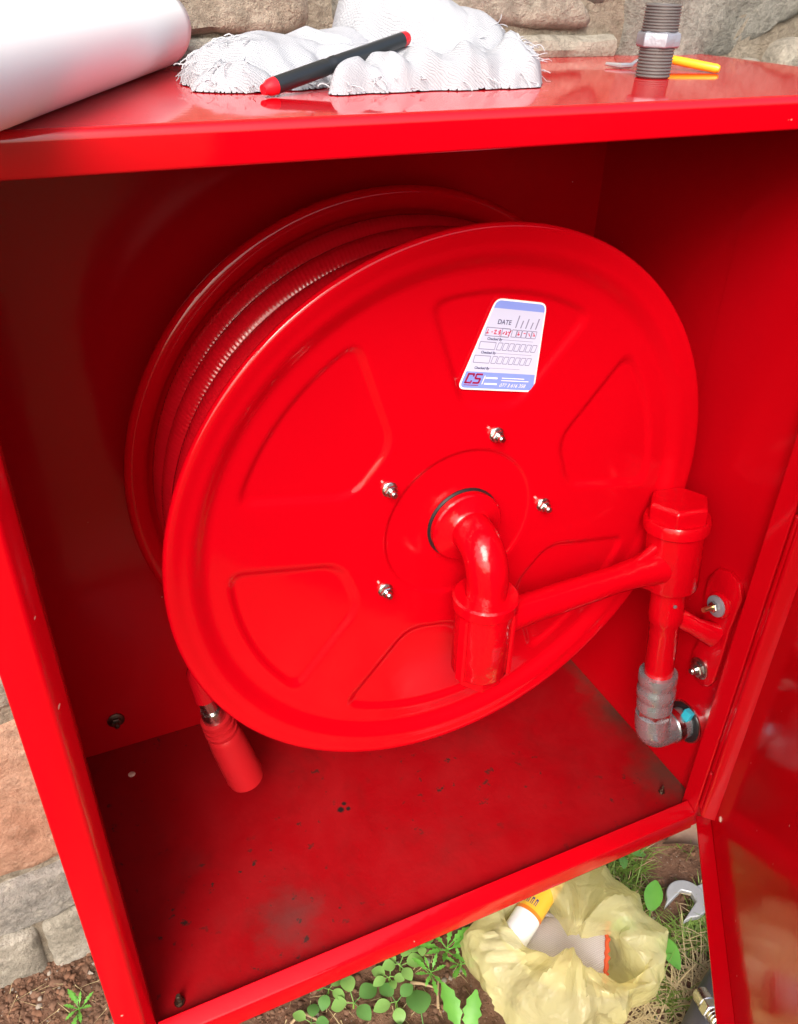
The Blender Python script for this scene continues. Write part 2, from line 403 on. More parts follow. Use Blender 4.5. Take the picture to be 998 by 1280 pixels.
# stones seen above the cabinet
stone([(-.34, -.116), (.10, -.112), (.577, -.116), (.572, .10), (.56, FZ), (-.30, FZ)], 1.60, .06, .004, 'stone_tan', 1, .025)
stone([(.592, -.118), (.812, -.112), (.80, .06), (.79, FZ), (.575, FZ), (.587, .1)], 1.605, .06, .004, 'stone_grey', 2, .024)
stone([(.818, -.108), (1.135, -.108), (1.168, -.092), (1.10, -.06), (1.065, -.02), (1.05, .24), (.806, .26)], 1.60, .06, .004, 'stone_pale', 3, .022)
stone([(1.112, -.05), (1.175, -.082), (1.206, -.07), (1.204, .25), (1.058, .24), (1.078, -.012)], 1.602, .06, .004, 'stone_grey', 4, .022)
stone([(1.212, -.19), (1.49, -.178), (1.72, -.085), (1.95, -.02), (1.97, .31), (1.21, .31)], 1.60, .06, .006, 'stone_grey', 5, .024, .022)
stone([(1.475, -.25), (1.58, -.26), (1.60, -.145), (1.505, -.168)], 1.57, .09, .004, 'stone_pale', 6, .018)
stone([(1.605, -.27), (1.76, -.27), (1.75, -.125), (1.70, -.098), (1.615, -.135)], 1.56, .1, .004, 'stone_pale', 7, .018)
stone([(1.77, -.30), (2.1, -.30), (2.08, -.04), (1.95, -.03), (1.76, -.10)], 1.57, .09, .02, 'stone_grey', 8, .03)
# stones left of the cabinet
stone([(-1.05, -1.43), (-.20, -1.46), (-.12, -1.44), (-.12, -.95), (-1.0, -.98)], 1.60, .06, .01, 'stone_pale', 9, .03)
stone([(-1.10, -2.06), (-.55, -2.03), (-.30, -2.02), (-.10, -1.99), (-.11, -1.475), (-.3, -1.485), (-1.06, -1.45)], 1.60, .06, .006, 'stone_orange', 10, .025, .014)
stone([(-1.0, -2.27), (-.36, -2.245), (-.2, -2.215), (-.03, -2.17), (-.02, -2.01), (-.30, -2.035), (-1.05, -2.07)], 1.597, .07, .006, 'stone_blue', 11, .018, .014, .0)
stone([(-.33, -2.54), (-.02, -2.54), (-.02, -2.185), (-.2, -2.225), (-.325, -2.252)], 1.590, .07, .006, 'stone_pale', 12, .018, .010, .0)
stone([(-1.0, -2.54), (-.337, -2.54), (-.332, -2.252), (-.6, -2.262), (-1.02, -2.28)], 1.592, .07, .006, 'stone_pale', 13, .018, .010, .0)
# the rest of the wall in rough courses
TOPZ = 2.6
zones = [(-1.12, -.02, -2.6, -.93), (-.36, 2.1, -.32, .32), (-.16, 1.46, -2.02, -.12)]
def over(a, b, c, d):
    return any(a < X1-.01 and b > X0+.01 and c < Z1-.01 and d > Z0+.01 for X0, X1, Z0, Z1 in zones)
seed = 20
def course(x0, x1, z0, z1):
    global seed
    x = x0
    while x < x1-.02:
        wd = random.uniform(.34, .72); xe = min(x+wd, x1)
        if x1-xe < .2: xe = x1
        j = lambda: random.uniform(-.018, .018)
        seed += 1
        stone([(x+.008, z0+.008+j()*.3), ((x+xe)/2, z0+.008+j()*.5), (xe-.008, z0+.008+j()*.3), (xe-.008+j(), (z0+z1)/2), (xe-.008, z1-.008+j()*.3), ((x+xe)/2, z1-.008+j()*.5), (x+.008, z1-.008+j()*.3), (x+.008+j(), (z0+z1)/2)],
              1.6+random.uniform(-.008, .012), .06, random.uniform(.006, .02), random.choice(['stone_tan', 'stone_grey', 'stone_pale', 'stone_grey', 'stone_blue', 'stone_orange']), seed, .07)
        x = xe
def rows(x0, x1, z0, z1, n):
    zs = [z0+(z1-z0)*i/n for i in range(n+1)]
    for i in range(n): course(x0, x1, zs[i], zs[i+1])
rows(-3.4, 4.6, .31, TOPZ, 5)
rows(-3.4, -1.12, -2.5, .31, 6)
rows(-1.12, -.36, -.93, .31, 3)
rows(2.1, 4.6, -2.5, .31, 6)
rows(1.47, 2.1, -2.5, -.31, 5)
rows(-.02, 1.47, -2.5, -2.03, 1)
rows(-.34, -.16, -.93, -.13, 2)
mb = MB()
for b in ((-3.4, -.165, -2.6, TOPZ-.02), (1.455, 4.6, -2.6, TOPZ-.02), (-.165, 1.455, -.135, TOPZ-.02), (-.165, 1.455, -2.6, -2.03)):
    mb.box(b[0], b[1], 1.612, 2.3, b[2], b[3])
mb.build('mortar', 'mortar', wall, smooth=0)
rs = []
for i in range(61):
    x = .18+i*(1.2-.18)/60
    a = nz(x*9, 0, 3, 4)*.008
    rs.append([(x, 1.63, -.1485), (x, 1.59+a, -.1475), (x, 1.583+a+nz(x*20, 1, 1)*.004, -.135), (x, 1.587+a, -.120+nz(x*6, 4, 4)*.006), (x, 1.60, -.112+nz(x*6, 4, 4)*.006), (x, 1.63, -.108)])
MB().rings(rs).build('mortar_bed', 'stone_pale', wall, smooth=40)

# ------------------------------------------------------------------ cabinet
CX0, CX1 = -.14, 1.434
cab = thing('fire_hose_cabinet', (0.65, 1.0, -2.0), 'open red steel fire hose cabinet set in the stone wall, door swung open', 'cabinet')
MB().box(-.139, 1.433, 1.866, 1.872, -1.998, -.156).build('back_panel', 'red_paint', cab)
MB().box(-.139, -.133, 1.02, 1.866, -1.998, -.156).build('side_panel', 'red_paint', cab)
MB().box(1.427, 1.433, 1.02, 1.866, -1.998, -.156).build('side_panel', 'red_paint', cab)
# lid, folded down at the front
path = [(1.873, -.148)]+fil((1.873, -.148), (.994, -.148), (.994, -.195), .012, 6)+fil((.994, -.148), (.994, -.195), (1.02, -.195), .004, 3)+[(1.02, -.195)]
MB().sheet(path, .005, lambda a, b, s: (s, a, b), -.146, 1.440).build('lid', 'red_lid_paint', cab, smooth=40)
# floor
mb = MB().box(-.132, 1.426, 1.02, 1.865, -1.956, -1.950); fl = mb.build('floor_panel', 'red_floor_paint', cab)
# front frame
fx = lambda a, b, s: (a, b, s)
p = [(-.141, 1.05)]+fil((-.141, 1.05), (-.141, .998), (-.086, .998), .005, 3)+fil((-.141, .998), (-.088, .998), (-.068, 1.022), .006, 3)+fil((-.084, 1.003), (-.067, 1.024), (-.066, 1.06), .004, 3)+[(-.066, 1.06)]
MB().sheet(p, .005, fx, -1.994, -.196).build('frame_stile', 'red_paint', cab, smooth=40)
p = [(1.386, 1.05)]+fil((1.386, 1.05), (1.386, 1.0), (1.435, 1.0), .005, 3)+fil((1.386, 1.0), (1.435, 1.0), (1.435, 1.05), .005, 3)+[(1.435, 1.05)]
MB().sheet(p, .005, fx, -1.994, -.196).build('frame_stile', 'red_paint', cab, smooth=40)
p = [(1.06, -2.001)]+fil((1.06, -2.001), (.997, -2.001), (.997, -1.938), .006, 3)+fil((.997, -2.001), (.997, -1.938), (1.034, -1.922), .006, 4)+fil((.997, -1.938), (1.034, -1.922), (1.036, -1.95), .003, 3)+[(1.036, -1.949)]
MB().sheet(p, -.005, lambda a, b, s: (s, a, b), -.064, 1.384).build('frame_rail', 'red_paint', cab, smooth=40)
MB().box(1.4254, 1.4266, 1.052, 1.372, -1.935, -.16).build('mounting_plate', 'red_paint', cab, bevel=.0005)
# bolts in the panels
def bolt(parent, org, axis, mat, washer=.020, nut=.012, tip=.006, k=1.0, wm=None):
    a = Vector(axis).normalized(); o = Vector(org)
    b = MB().lathe([(nut*k, .004*k), (nut*k, .013*k), (nut*.86*k, .015*k)], o, a, 6, caps=(True, True))
    if tip: b.lathe([(tip*k, .014*k), (tip*k, .026*k), (tip*.7*k, .029*k)], o, a, 10)
    r = b.build('bolt', mat, parent, smooth=30)
    MB().lathe([(washer*k, -.001), (washer*k, .004*k), (washer*.9*k, .0055*k)], o, a, 20).build('washer', wm or mat, r if parent.parent is None else parent, smooth=40)
    return r
bolt(cab, (-.013, 1.866, -1.836), (0, -1, 0), 'dark_bolt', .022, .014, .007, 1.1)
bolt(cab, (-.012, 1.071, -1.95), (0, 0, 1), 'dark_bolt', .012, .008, .006, 1.0)
bolt(cab, (1.355, 1.10, -1.95), (0, 0, 1), 'dark_bolt', .010, .007, .004, .9)
MB().lathe([(.0, .003), (.007, .003), (.010, .001), (.010, 0)], (-.004, 1.753, -1.9498), (0, 0, 1), 16, caps=(True, False)).build('rivet', 'pale_chip', cab)
# hinge rod and barrels
def hinge(z0, z1, r, name='hinge_barrel'):
    return MB().lathe([(r*.7, 0), (r, .004), (r, z1-z0-.004), (r*.7, z1-z0)], (1.392, .982, z0), (0, 0, 1), 20).build(name, 'red_paint', cab)
hinge(-1.895, -1.757, .015); hinge(-1.748, -.95, .015); hinge(-.94, -.2, .015)
MB().lathe([(.006, 0), (.006, 1.72)], (1.392, .982, -1.91), (0, 0, 1), 10).build('hinge_pin', 'zinc', cab)
# door, standing open about 54 degrees; s runs from hinge to free edge, o outwards
dE = Vector((-.5912, -.8065, 0)); dN = Vector((.8065, -.5912, 0)); dP = Vector((1.388, .999, 0))
def DP(s_, o_, z): return dP+dE*s_+dN*o_+Vector((0, 0, z))
def dbox(s0, s1, o0, o1, z0, z1):
    return MB().box(s0, s1, o0, o1, z0, z1).map(lambda p: DP(p.x, p.y, p.z))
door = dbox(.004, 1.50, .040, .046, -1.945, -.165).build('door', 'red_paint', cab)
dbox(.006, 1.498, .0, .0398, -1.945, -1.939).build('flange', 'red_paint', door, bevel=.0015)
dbox(.006, 1.498, .0, .0398, -.171, -.165).build('flange', 'red_paint', door, bevel=.0015)
dbox(1.494, 1.50, .0, .0398, -1.938, -.172).build('flange', 'red_paint', door, bevel=.0015)
path = [(.004, .0398)]+fil((.004, .0398), (.004, .003), (.04, .003), .006, 4)+fil((.004, .003), (.036, .003), (.042, .0395), .010, 4)+[(.042, .0395)]
MB().sheet(path, .004, lambda a, b, s: DP(a, b, s), -1.905, -.175).build('hinge_stiffener', 'red_paint', door, smooth=40)
for s_, o_, z_ in ((.62, .018, -1.9388), (.075, .0398, -1.855)):
    ax = Vector((0, 0, 1)) if o_ < .03 else -dN
    MB().lathe([(.0, .003), (.006, .003), (.008, .0)], DP(s_, o_, z_), ax, 12, caps=(True, False)).build('rivet', 'pale_chip', door)

# ------------------------------------------------------------------ hose reel
RC = Vector((.738, 1.28, -.985))
reel = thing('hose_reel', tuple(RC), 'red wall hose reel with embossed front disc and swing arm inside the open cabinet', 'hose reel')
PSI = .03
def RT(p):   # slight swing of the drum about the vertical through its axis
    d = p-RC; return RC+Vector((d.x*math.cos(PSI)-d.y*math.sin(PSI), d.x*math.sin(PSI)+d.y*math.cos(PSI), d.z))
def smax(a, b, k):
    h = max(0, min(1, .5+.5*(a-b)/k)); return b+(a-b)*h+k*h*(1-h)
def disc_h(r, th):
    h = .017*sstep(.535, .580, r)+.003*sstep(.585, .61, r)
    if r < .182: h -= .005*(1-sstep(.168, .178, r))
    ph = (th-R(19)+R(30)) % R(60)-R(30)
    x = r*math.cos(ph); lat = abs(r*math.sin(ph))
    side = .064+(r-.265)*.52
    d = smax(.262-x, smax(r-.500, (lat-side)*.89, .03), .035)
    if d < 0.004: h -= .0078*sstep(.004, -.012, d)
    return h
rads = [0.04+i*(.170-.04)/5 for i in range(5)]+[.166+.0035*i for i in range(7)]+[.195+.0052*i for i in range(66)]+[.54+.0055*i for i in range(13)]
rads = sorted(set(round(r, 4) for r in rads)); rads = [r for r in rads if r <= .610]
NA = 480
rs = []
for r in rads: rs.append([(RC.x+r*math.cos(a), RC.y-disc_h(r, a), RC.z+r*math.sin(a)) for a in (2*math.pi*k/NA for k in range(NA))])
h0 = disc_h(.606, 0)
for k in range(9):   # rolled rim
    q = math.pi/2-k*math.pi*1.35/8; r = .613+.0068*math.cos(q); hh = h0-.0068+.0068*math.sin(q)
    rs.append([(RC.x+r*math.cos(a), RC.y-hh, RC.z+r*math.sin(a)) for a in (2*math.pi*k2/NA for k2 in range(NA))])
front = MB().rings(rs, (False, False)).map(RT).build('front_disc', 'red_disc_paint', reel, smooth=60)
so_ = front.modifiers.new('sheet', 'SOLIDIFY'); so_.thickness = .002; so_.offset = 0
# rear disc: dished flange with rolled rim
rp = [(.20, .012), (.42, .012), (.54, .012), (.565, .006), (.580, -.010), (.602, -.016), (.612, -.015), (.620, -.008), (.620, .000), (.612, .004)]
RY = 1.655
rs = [[(RC.x+.004+r*math.cos(a), RY+h, RC.z-.016+r*math.sin(a)) for a in (2*math.pi*k/180 for k in range(180))] for r, h in
      [tuple(x) for i in range(len(rp)-1) for x in [((rp[i][0]*(1-t)+rp[i+1][0]*t), (rp[i][1]*(1-t)+rp[i+1][1]*t)) for t in (0, .5)]]+[rp[-1]]]
rear = MB().rings(rs, (False, False)).map(RT).build('rear_disc', 'red_disc_paint', reel, smooth=60)
so_ = rear.modifiers.new('sheet', 'SOLIDIFY'); so_.thickness = .002; so_.offset = 0
rear['label'] = 'rear flange disc of the reel'
MB().lathe([(.36, -.02), (.36, .35)], (RC.x, RC.y+.03, RC.z), (0, 1, 0), 96, caps=(False, False)).map(RT).build('drum', 'red_disc_paint', reel)
path = []; turns = 3.55; pitch = .084; HR = .0405
for k in range(int(turns*150)+1):
    a = 2*math.pi*k/150; path.append(RT(Vector((RC.x+.522*math.cos(a), RC.y+.048+pitch*(k/150)+.004*math.sin(a*3), RC.z-.006+(.522+.004*math.sin(a*.37+1))*math.sin(a)))))
MB().tube(path, HR, 14).build('hose', 'hose_rubber', reel, smooth=80)
path = []
for k in range(3*60+1):
    a = 2*math.pi*k/60; path.append(RT(Vector((RC.x+.445*math.cos(a), RC.y+.065+pitch*(k/60), RC.z+.455*math.sin(a)))))
MB().tube(path, HR, 8).build('hose', 'hose_rubber', reel, smooth=80)
# disc bolts on the hub circle
for k in range(5):
    a = R(-1.5+72*k); o = RT(Vector((RC.x+.210*math.cos(a), RC.y-.001, RC.z+.210*math.sin(a))))
    bolt(reel, o, (0, -1, 0), 'zinc', .0155, .0125, .007, 1.05)
# water elbow at the hub
PX, PY = .752, 1.172
MB().lathe([(.082, -.002), (.0835, .004), (.081, .008)], (PX-.006, 1.283, RC.z), (0, -1, 0), 40).build('seal_ring', 'black_rubber', reel)
MB().lathe([(.079, .0), (.080, .022), (.077, .026), (.052, .034), (.046, .040)], (PX-.005, 1.283, RC.z), (0, -1, 0), 40).build('hub_flange', 'red_cast_paint', reel)
br = .075; path = [(PX-.004, 1.262, RC.z)]+[(PX-.004+.004*i/8, PY+br-br*math.sin(q), RC.z-br+br*math.cos(q)) for i, q in ((i, i*math.pi/16) for i in range(9))]+[(PX, PY, RC.z-.10), (PX, PY, -1.11)]
MB().tube(path, [.045]+[.045]*9+[.044, .044], 28).build('elbow_pipe', 'red_cast_paint', reel, smooth=60)
col = MB().lathe([(.046, 0), (.066, .0), (.0705, -.004), (.0705, -.026), (.067, -.030), (.064, -.033)], (PX, PY, -1.098), (0, 0, 1), 40)
col.lathe([(.063, -.030), (.063, -.200), (.059, -.207)], (PX, PY, -1.098), (0, 0, 1), 40)
swiv = col.build('swivel_collar', 'red_cast_paint', reel, smooth=40)
for a in (200, 322, 80):   # cast ribs on the collar
    d = Vector((math.cos(R(a)), math.sin(R(a)), 0)); n = Vector((-d.y, d.x, 0)); o = Vector((PX, PY, 0))+d*.061
    m = MB()
    m.rings([[o+n*u+d*v+Vector((0, 0, z)) for u, v in ((-.012, -.012), (.012, -.012), (.012, .005), (.008, .009), (-.008, .009), (-.012, .005))] for z in (-1.300, -1.132)])
    m.build('rib', 'red_cast_paint', swiv, smooth=40)
MB().lathe([(.050, -.205), (.052, -.236), (.046, -.242)], (PX, PY, -1.098), (0, 0, 1), 6, ph=R(10)).build('hex_plug', 'red_cast_paint', reel, smooth=25, bevel=.002)
# swing arm
T = Vector((1.290, 1.216, -1.10)); B = Vector((1.305, 1.150, -1.705)); ax = (B-T).normalized()
def PP(t): return T+ax*t
a0 = Vector((PX+.045, PY+.002, -1.18)); a1 = PP(.090)
path = [a0.lerp(a1, i/14) for i in range(15)]
rad = [.042, .038, .036, .035, .035, .035, .0345, .0345, .034, .033, .035, .038, .043, .050, .058]
MB().tube(path, rad, 24, sq=(1.0, 1.0)).build('swing_arm', 'red_cast_paint', reel, smooth=60)
# pivot: hex cap, body, stem
MB().lathe([(.0, -.076), (.066, -.076), (.073, -.070), (.073, -.026)], T, ax, 6, ph=R(25), caps=(False, True)).build('hex_cap', 'red_cast_paint', reel, smooth=25, bevel=.003)
body = MB().lathe([(.074, -.034), (.0775, -.028), (.0775, -.004), (.073, .0), (.067, .004), (.067, .150), (.064, .156), (.042, .158)], T, ax, 40).build('pivot_body', 'red_cast_paint', reel, smooth=40)
for sgn in (1, -1):    # gussets where the arm meets the body
    n = Vector((0, 0, 1)); d = (a0-a1).normalized(); o = PP(.090)+ax*(-.052*sgn)
    m = MB().tube([o+d*.060, o+d*.10+ax*.018*sgn, o+d*.150+ax*.030*sgn], [.015, .011, .004], 8)
    m.build('gusset', 'red_cast_paint', body, smooth=60)
o = PP(.02)
MB().tube([PP(.004)+Vector((.050, .035, 0)), PP(.075)+Vector((.056, .040, 0)), PP(.08)+Vector((.05, .035, 0))], [.022, .022, .01], 12).build('cast_boss', 'red_cast_paint', body, smooth=50)
MB().lathe([(.0415, .15), (.0435, .235), (.0425, .26), (.0385, .266), (.037, .46)], T, ax, 32).build('stem_pipe', 'red_cast_paint', reel, smooth=40)
MB().lathe([(.004, 0), (.005, .003), (.0, .004)], PP(.19)+Vector((-.014, -.042, 0)), (-.3, -1, .1), 10).build('grub_screw', 'galvanised', reel)
# grey screwed coupling and wall elbow
cp = [(.042, .428), (.049, .430), (.050, .440), (.0495, .456), (.046, .462), (.0455, .472), (.0500, .480), (.0500, .503), (.0445, .511), (.0445, .519), (.0475, .526), (.0455, .548), (.040, .552)]
MB().lathe(cp, T, ax, 32).build('threaded_coupling', 'galvanised', reel, smooth=35)['label'] = 'grey galvanised coupling under the red stem'
MB().lathe([(.045, .548), (.045, .566), (.041, .569)], T, ax, 6, bevel if False else 0, ph=.3).build('hex_nut', 'zinc', reel, smooth=25)
e0 = PP(.566); ez = PP(.628)
path = [e0, PP(.592)]+[ez+Vector((.036-.036*math.cos(q), 0, 0))+Vector((0, .0, .02-.036*math.sin(q))) for q in (i*math.pi/12 for i in range(1, 7))]+[ez+Vector((.075, .0, -.016)), ez+Vector((.128, 0, -.016))]
MB().tube(path, [.047, .047, .046, .045, .044, .044, .044, .043, .043, .043], 24).build('wall_elbow', 'galvanised', reel, smooth=50)['label'] = 'grey galvanised elbow entering the side wall'
hc = Vector((1.4252, ez.y, ez.z-.016))
MB().lathe([(.043, .0), (.043, .018), (.047, .018), (.047, 0)], hc+Vector((-.034, 0, 0)), (-1, 0, 0), 28).build('lock_ring', 'zinc', reel, smooth=35)
MB().lathe([(.056, .0), (.058, .006), (.052, .010), (.044, .010)], hc, (-1, 0, 0), 32, caps=(True, True)).build('grommet', 'black_rubber', reel, smooth=50)
MB().lathe([(.063, .0), (.062, .004), (.057, .005)], hc+Vector((.0002, 0, 0)), (-1, 0, 0), 32).build('wall_ring', 'zinc', reel, smooth=50)
m = MB().box(-.004, .004, -.016, .016, -.012, .012).map(lambda p: Vector((hc.x-.022, hc.y-.02+p.y*.8, hc.z+.052))+Vector((p.x*2+p.z*.4, 0, p.z)))
m.build('tape_tab', 'cyan_tape', reel, bevel=.002)['label'] = 'small blue tape tab beside the wall grommet'
# wall bracket with two bolts
bx = 1.4250
pl = [(1.08, -1.255), (1.10, -1.222), (1.135, -1.212), (1.17, -1.225), (1.192, -1.265), (1.190, -1.31), (1.176, -1.38), (1.168, -1.46), (1.176, -1.50), (1.172, -1.545), (1.15, -1.572), (1.12, -1.575), (1.10, -1.56), (1.088, -1.53), (1.086, -1.46), (1.088, -1.36)]
MB().rings([[(bx-.0005, y, z) for y, z in pl], [(bx-.011, y, z) for y, z in pl], [(bx-.014, 1.136+(y-1.136)*.94, -1.39+(z+1.39)*.975) for y, z in pl]]).build('wall_bracket', 'red_cast_paint', reel, smooth=40)
for z_ in (-1.312,):
    MB().lathe([(.036, .0), (.034, .008), (.028, .012)], (bx-.010, 1.135, z_), (-1, 0, 0), 28).build('bracket_boss', 'red_cast_paint', reel)
q = PP(.245)
MB().tube([q+Vector((.01, .0, 0)), q.lerp(Vector((1.412, 1.12, -1.40)), .55), Vector((1.412, 1.12, -1.40))], [.024, .022, .030], 12, sq=(.8, 1.2)).build('bracket_neck', 'red_cast_paint', reel, smooth=60)
b = bolt(reel, (bx-.024, 1.135, -1.312), (-1, 0, 0), 'zinc', .028, .0145, .0, 1.0, 'hex_steel')
MB().tube([(bx-.030, 1.135, -1.312), (bx-.066, 1.135, -1.312)], .0065, 10).build('stud', 'brass', b)
b = bolt(reel, (bx-.0135, 1.138, -1.527), (-1, 0, 0), 'zinc', .026, .018, .008, 1.15)
# inspection label on the disc
LB = Vector((.8015, 0, -.6915)); LT = Vector((.8405, 0, -.5165))
lv = (LT-LB); LH = lv.length; lv.normalize(); lu = Vector((lv.z, 0, -lv.x))
LY = RC.y+.0024
def LP(u, v, e=0.0): q = LB+lu*u+lv*v; return RT(Vector((q.x, LY-e, q.z)))
def hw(v): return .0915+(.0585-.0915)*v/LH
def lshape(pts, e, th=.0006): return MB().rings([[LP(u, v, e-th) for u, v in pts], [LP(u, v, e) for u, v in pts]])
def rtrap(v0, v1, ins, r):
    c = [(-hw(v0)+ins, v0+ins), (hw(v0)-ins, v0+ins), (hw(v1)-ins, v1-ins), (-hw(v1)+ins, v1-ins)]
    out = []
    for i in range(4): out += [tuple(p) for p in fil(c[i-1], c[i], c[(i+1) % 4], r, 5)]
    return out
lab = lshape(rtrap(0, LH, 0, .016), .0014).build('inspection_label', 'label_white', reel, smooth=0)
lab['label'] = 'white and blue trapezoid inspection sticker on the front disc'
def lab_poly(pts, e, mat, name): return lshape(pts, e, .0003).build(name, mat, lab, smooth=0)
def band(v0, v1, ins=.0035, r0=0, r1=0):
    c = [(-hw(v0)+ins, v0), (hw(v0)-ins, v0), (hw(v1)-ins, v1), (-hw(v1)+ins, v1)]; rr = [r0, r0, r1, r1]; out = []
    for i in range(4):
        if rr[i]: out += [tuple(p) for p in fil(c[i-1], c[i], c[(i+1) % 4], rr[i], 5)]
        else: out.append(c[i])
    return out
lab_poly(band(.0365, .161), .0018, 'label_pale', 'form_area')
lab_poly(band(.161, LH-.0035, .0035, 0, .012), .0018, 'label_blue', 'header_band')
lab_poly(band(.0035, .0365, .0035, .012, 0), .0018, 'label_blue', 'footer_band')
ln = MB()
def line(u0, v0, u1, v1, wd=.0007, e=.0021):
    d = Vector((u1-u0, v1-v0)).normalized(); n = Vector((-d.y, d.x))*wd
    P = [(u0+n.x, v0+n.y), (u1+n.x, v1+n.y), (u1-n.x, v1-n.y), (u0-n.x, v0-n.y)]
    ln.add([LP(a, b_, e) for a, b_ in P], [(0, 1, 2, 3)])
def rect(u0, u1, v0, v1, sk=0.0):
    line(u0, v0, u1, v0); line(u1, v0, u1+sk, v1); line(u1+sk, v1, u0+sk, v1); line(u0+sk, v1, u0, v0)
# form rows
rect(-.062, -.008, .108, .124); rect(-.026, -.008, .108, .124)
for k in range(5): rect(-.003+k*.0118, .0075+k*.0118, .109, .123)
for v0, o in ((.082, -.068), (.055, -.072)):
    rect(o, o+.036, v0, v0+.014)
    for k in range(7): rect(o+.040+k*.0135, o+.050+k*.0135, v0, v0+.014, .002)
line(-.024, .1025, .052, .1025, .0004); line(-.030, .0755, .058, .0755, .0004); line(-.032, .0455, .040, .0455, .0004)
ln.build('form_lines', 'ink_grey', lab, smooth=0)
ln = MB()
for k, l_ in enumerate((.024, .015, .019, .013, .021)): line(.002+k*.0118, .127, .004+k*.0118, .127+l_, .0013)
ln.build('column_headings', 'ink_grey', lab, smooth=0)
ln = MB()
line(-.080, .0095, -.046, .0095, .0007)
ln.build('logo_underline', 'ink_maroon', lab, smooth=0)
ln = MB()
for u0, v0, u1 in ((-.034, .0255, -.006), (-.034, .0135, -.004)): line(u0, v0, u1, v0, .0016)
line(.004, .0265, .058, .0265, .0008); line(.004, .0215, .070, .0215, .0008); line(-.039, .012, -.036, .030, .0009)
ln.build('footer_print', 'label_white', lab, smooth=0)
ln = MB()
for st in ([(-.058, .121), (-.059, .111)], [(-.061, .1135), (-.055, .1135)], [(-.050, .116), (-.047, .116)], [(-.044, .119), (-.039, .120), (-.043, .113), (-.037, .113)], [(-.034, .112), (-.030, .115), (-.034, .117), (-.030, .121), (-.029, .110)],
           [(-.024, .114), (-.020, .118), (-.023, .113)], [(-.018, .119), (-.014, .117), (-.018, .113), (-.013, .114)], [(-.012, .119), (-.009, .116), (-.006, .122), (-.010, .110)], [(.012, .121), (.013, .112)], [(.010, .115), (.016, .115)], [(.024, .118), (.029, .118)], [(.036, .119), (.040, .113)], [(.047, .120), (.052, .114), (.047, .115)]):
    for p0, p1 in zip(st, st[1:]): line(*p0, *p1, .0009, .0024)
ln.build('handwriting', 'ink_red', lab, smooth=0)
def text(body, size, u, v, mat, name, bold=0.0, shear=0.0, sx=1.0):
    cu = bpy.data.curves.new('lettering', 'FONT'); cu.body = body; cu.size = size; cu.shear = shear; cu.offset = bold; cu.resolution_u = 3
    tmp = bpy.data.objects.new('lettering', cu); COL.objects.link(tmp)
    me = bpy.data.meshes.new_from_object(tmp.evaluated_get(bpy.context.evaluated_depsgraph_get()))
    mbt = MB().add([LP(u+vv.co.x*sx, v+vv.co.y, .0024) for vv in me.vertices], [tuple(p.vertices) for p in me.polygons])
    bpy.data.objects.remove(tmp); bpy.data.curves.remove(cu); bpy.data.meshes.remove(me)
    return mbt.build(name, mat, lab, smooth=0)
text('DATE', .0125, -.042, .132, 'ink_dark', 'lettering', .0002)
for u, v in ((-.055, .1005), (-.061, .0735), (-.066, .0425)): text('Checked By', .0070, u, v, 'ink_dark', 'lettering', .0002)
ln = MB()
def stroke(pts, u, v, sc_u, sc_v, wd):
    for (a, b_), (c_, d_) in zip(pts, pts[1:]): line(u+a*sc_u+b_*.0035, v+b_*sc_v, u+c_*sc_u+d_*.0035, v+d_*sc_v, wd, .0024)
stroke([(1.1, 1), (0, 1)], -.079, .0145, .0135, .0175, .0018); stroke([(.06, 1.08), (.06, -.08)], -.079, .0145, .0135, .0175, .0022); stroke([(0, 0), (1.05, 0)], -.079, .0145, .0135, .0175, .0018); stroke([(1.0, .95), (1.0, .72)], -.079, .0145, .0135, .0175, .0018); stroke([(.98, .28), (.98, .05)], -.079, .0145, .0135, .0175, .0018)
stroke([(1.1, 1), (0, 1)], -.0605, .0145, .0135, .0175, .0018); stroke([(.06, 1), (.06, .5)], -.0605, .0145, .0135, .0175, .0020); stroke([(0, .5), (1.0, .5)], -.0605, .0145, .0135, .0175, .0018); stroke([(.94, .5), (.94, 0)], -.0605, .0145, .0135, .0175, .0020); stroke([(1.0, 0), (-.05, 0)], -.0605, .0145, .0135, .0175, .0018)
ln.build('lettering', 'ink_maroon', lab, smooth=0)
text('077 3 616 358', .0105, .002, .0085, 'label_white', 'lettering', .0, .25, 1.02)

# hose nozzle hanging below the drum
N1 = Vector((.278, 1.50, -1.842)); N0 = Vector((.205, 1.50, -1.530)); nd = (N1-N0).normalized()
noz = thing('hose_nozzle', tuple(N1), 'red plastic hose nozzle hanging from the hose end behind the disc at lower left', 'nozzle')
MB().lathe([(.034, .085), (.041, .092), (.043, .11), (.046, .135), (.049, .272), (.047, .288), (.040, .294), (.030, .294), (.026, .27)], N0, nd, 32, caps=(True, True)).build('barrel', 'red_plastic', noz, smooth=40)
MB().lathe([(.030, .030), (.038, .034), (.038, .046), (.030, .049), (.030, .053), (.040, .056), (.040, .066), (.032, .069), (.032, .073), (.042, .077), (.040, .09)], N0, nd, 28).build('ribbed_collar', 'red_plastic', noz, smooth=30)
MB().lathe([(.020, -.05), (.021, .0), (.026, .0), (.030, .034), (.028, .04)], N0, nd, 24).build('ferrule', 'zinc', noz, smooth=40)
MB().tube([N0-nd*.04, N0-nd*.12+Vector((.01, .01, 0)), N0-nd*.2+Vector((.05, .02, 0)), Vector((.30, 1.50, -1.30))], .0255, 12).build('hose_tail', 'hose_rubber', noz, smooth=60)

# ------------------------------------------------------------------ things on the lid
LZ = -.148
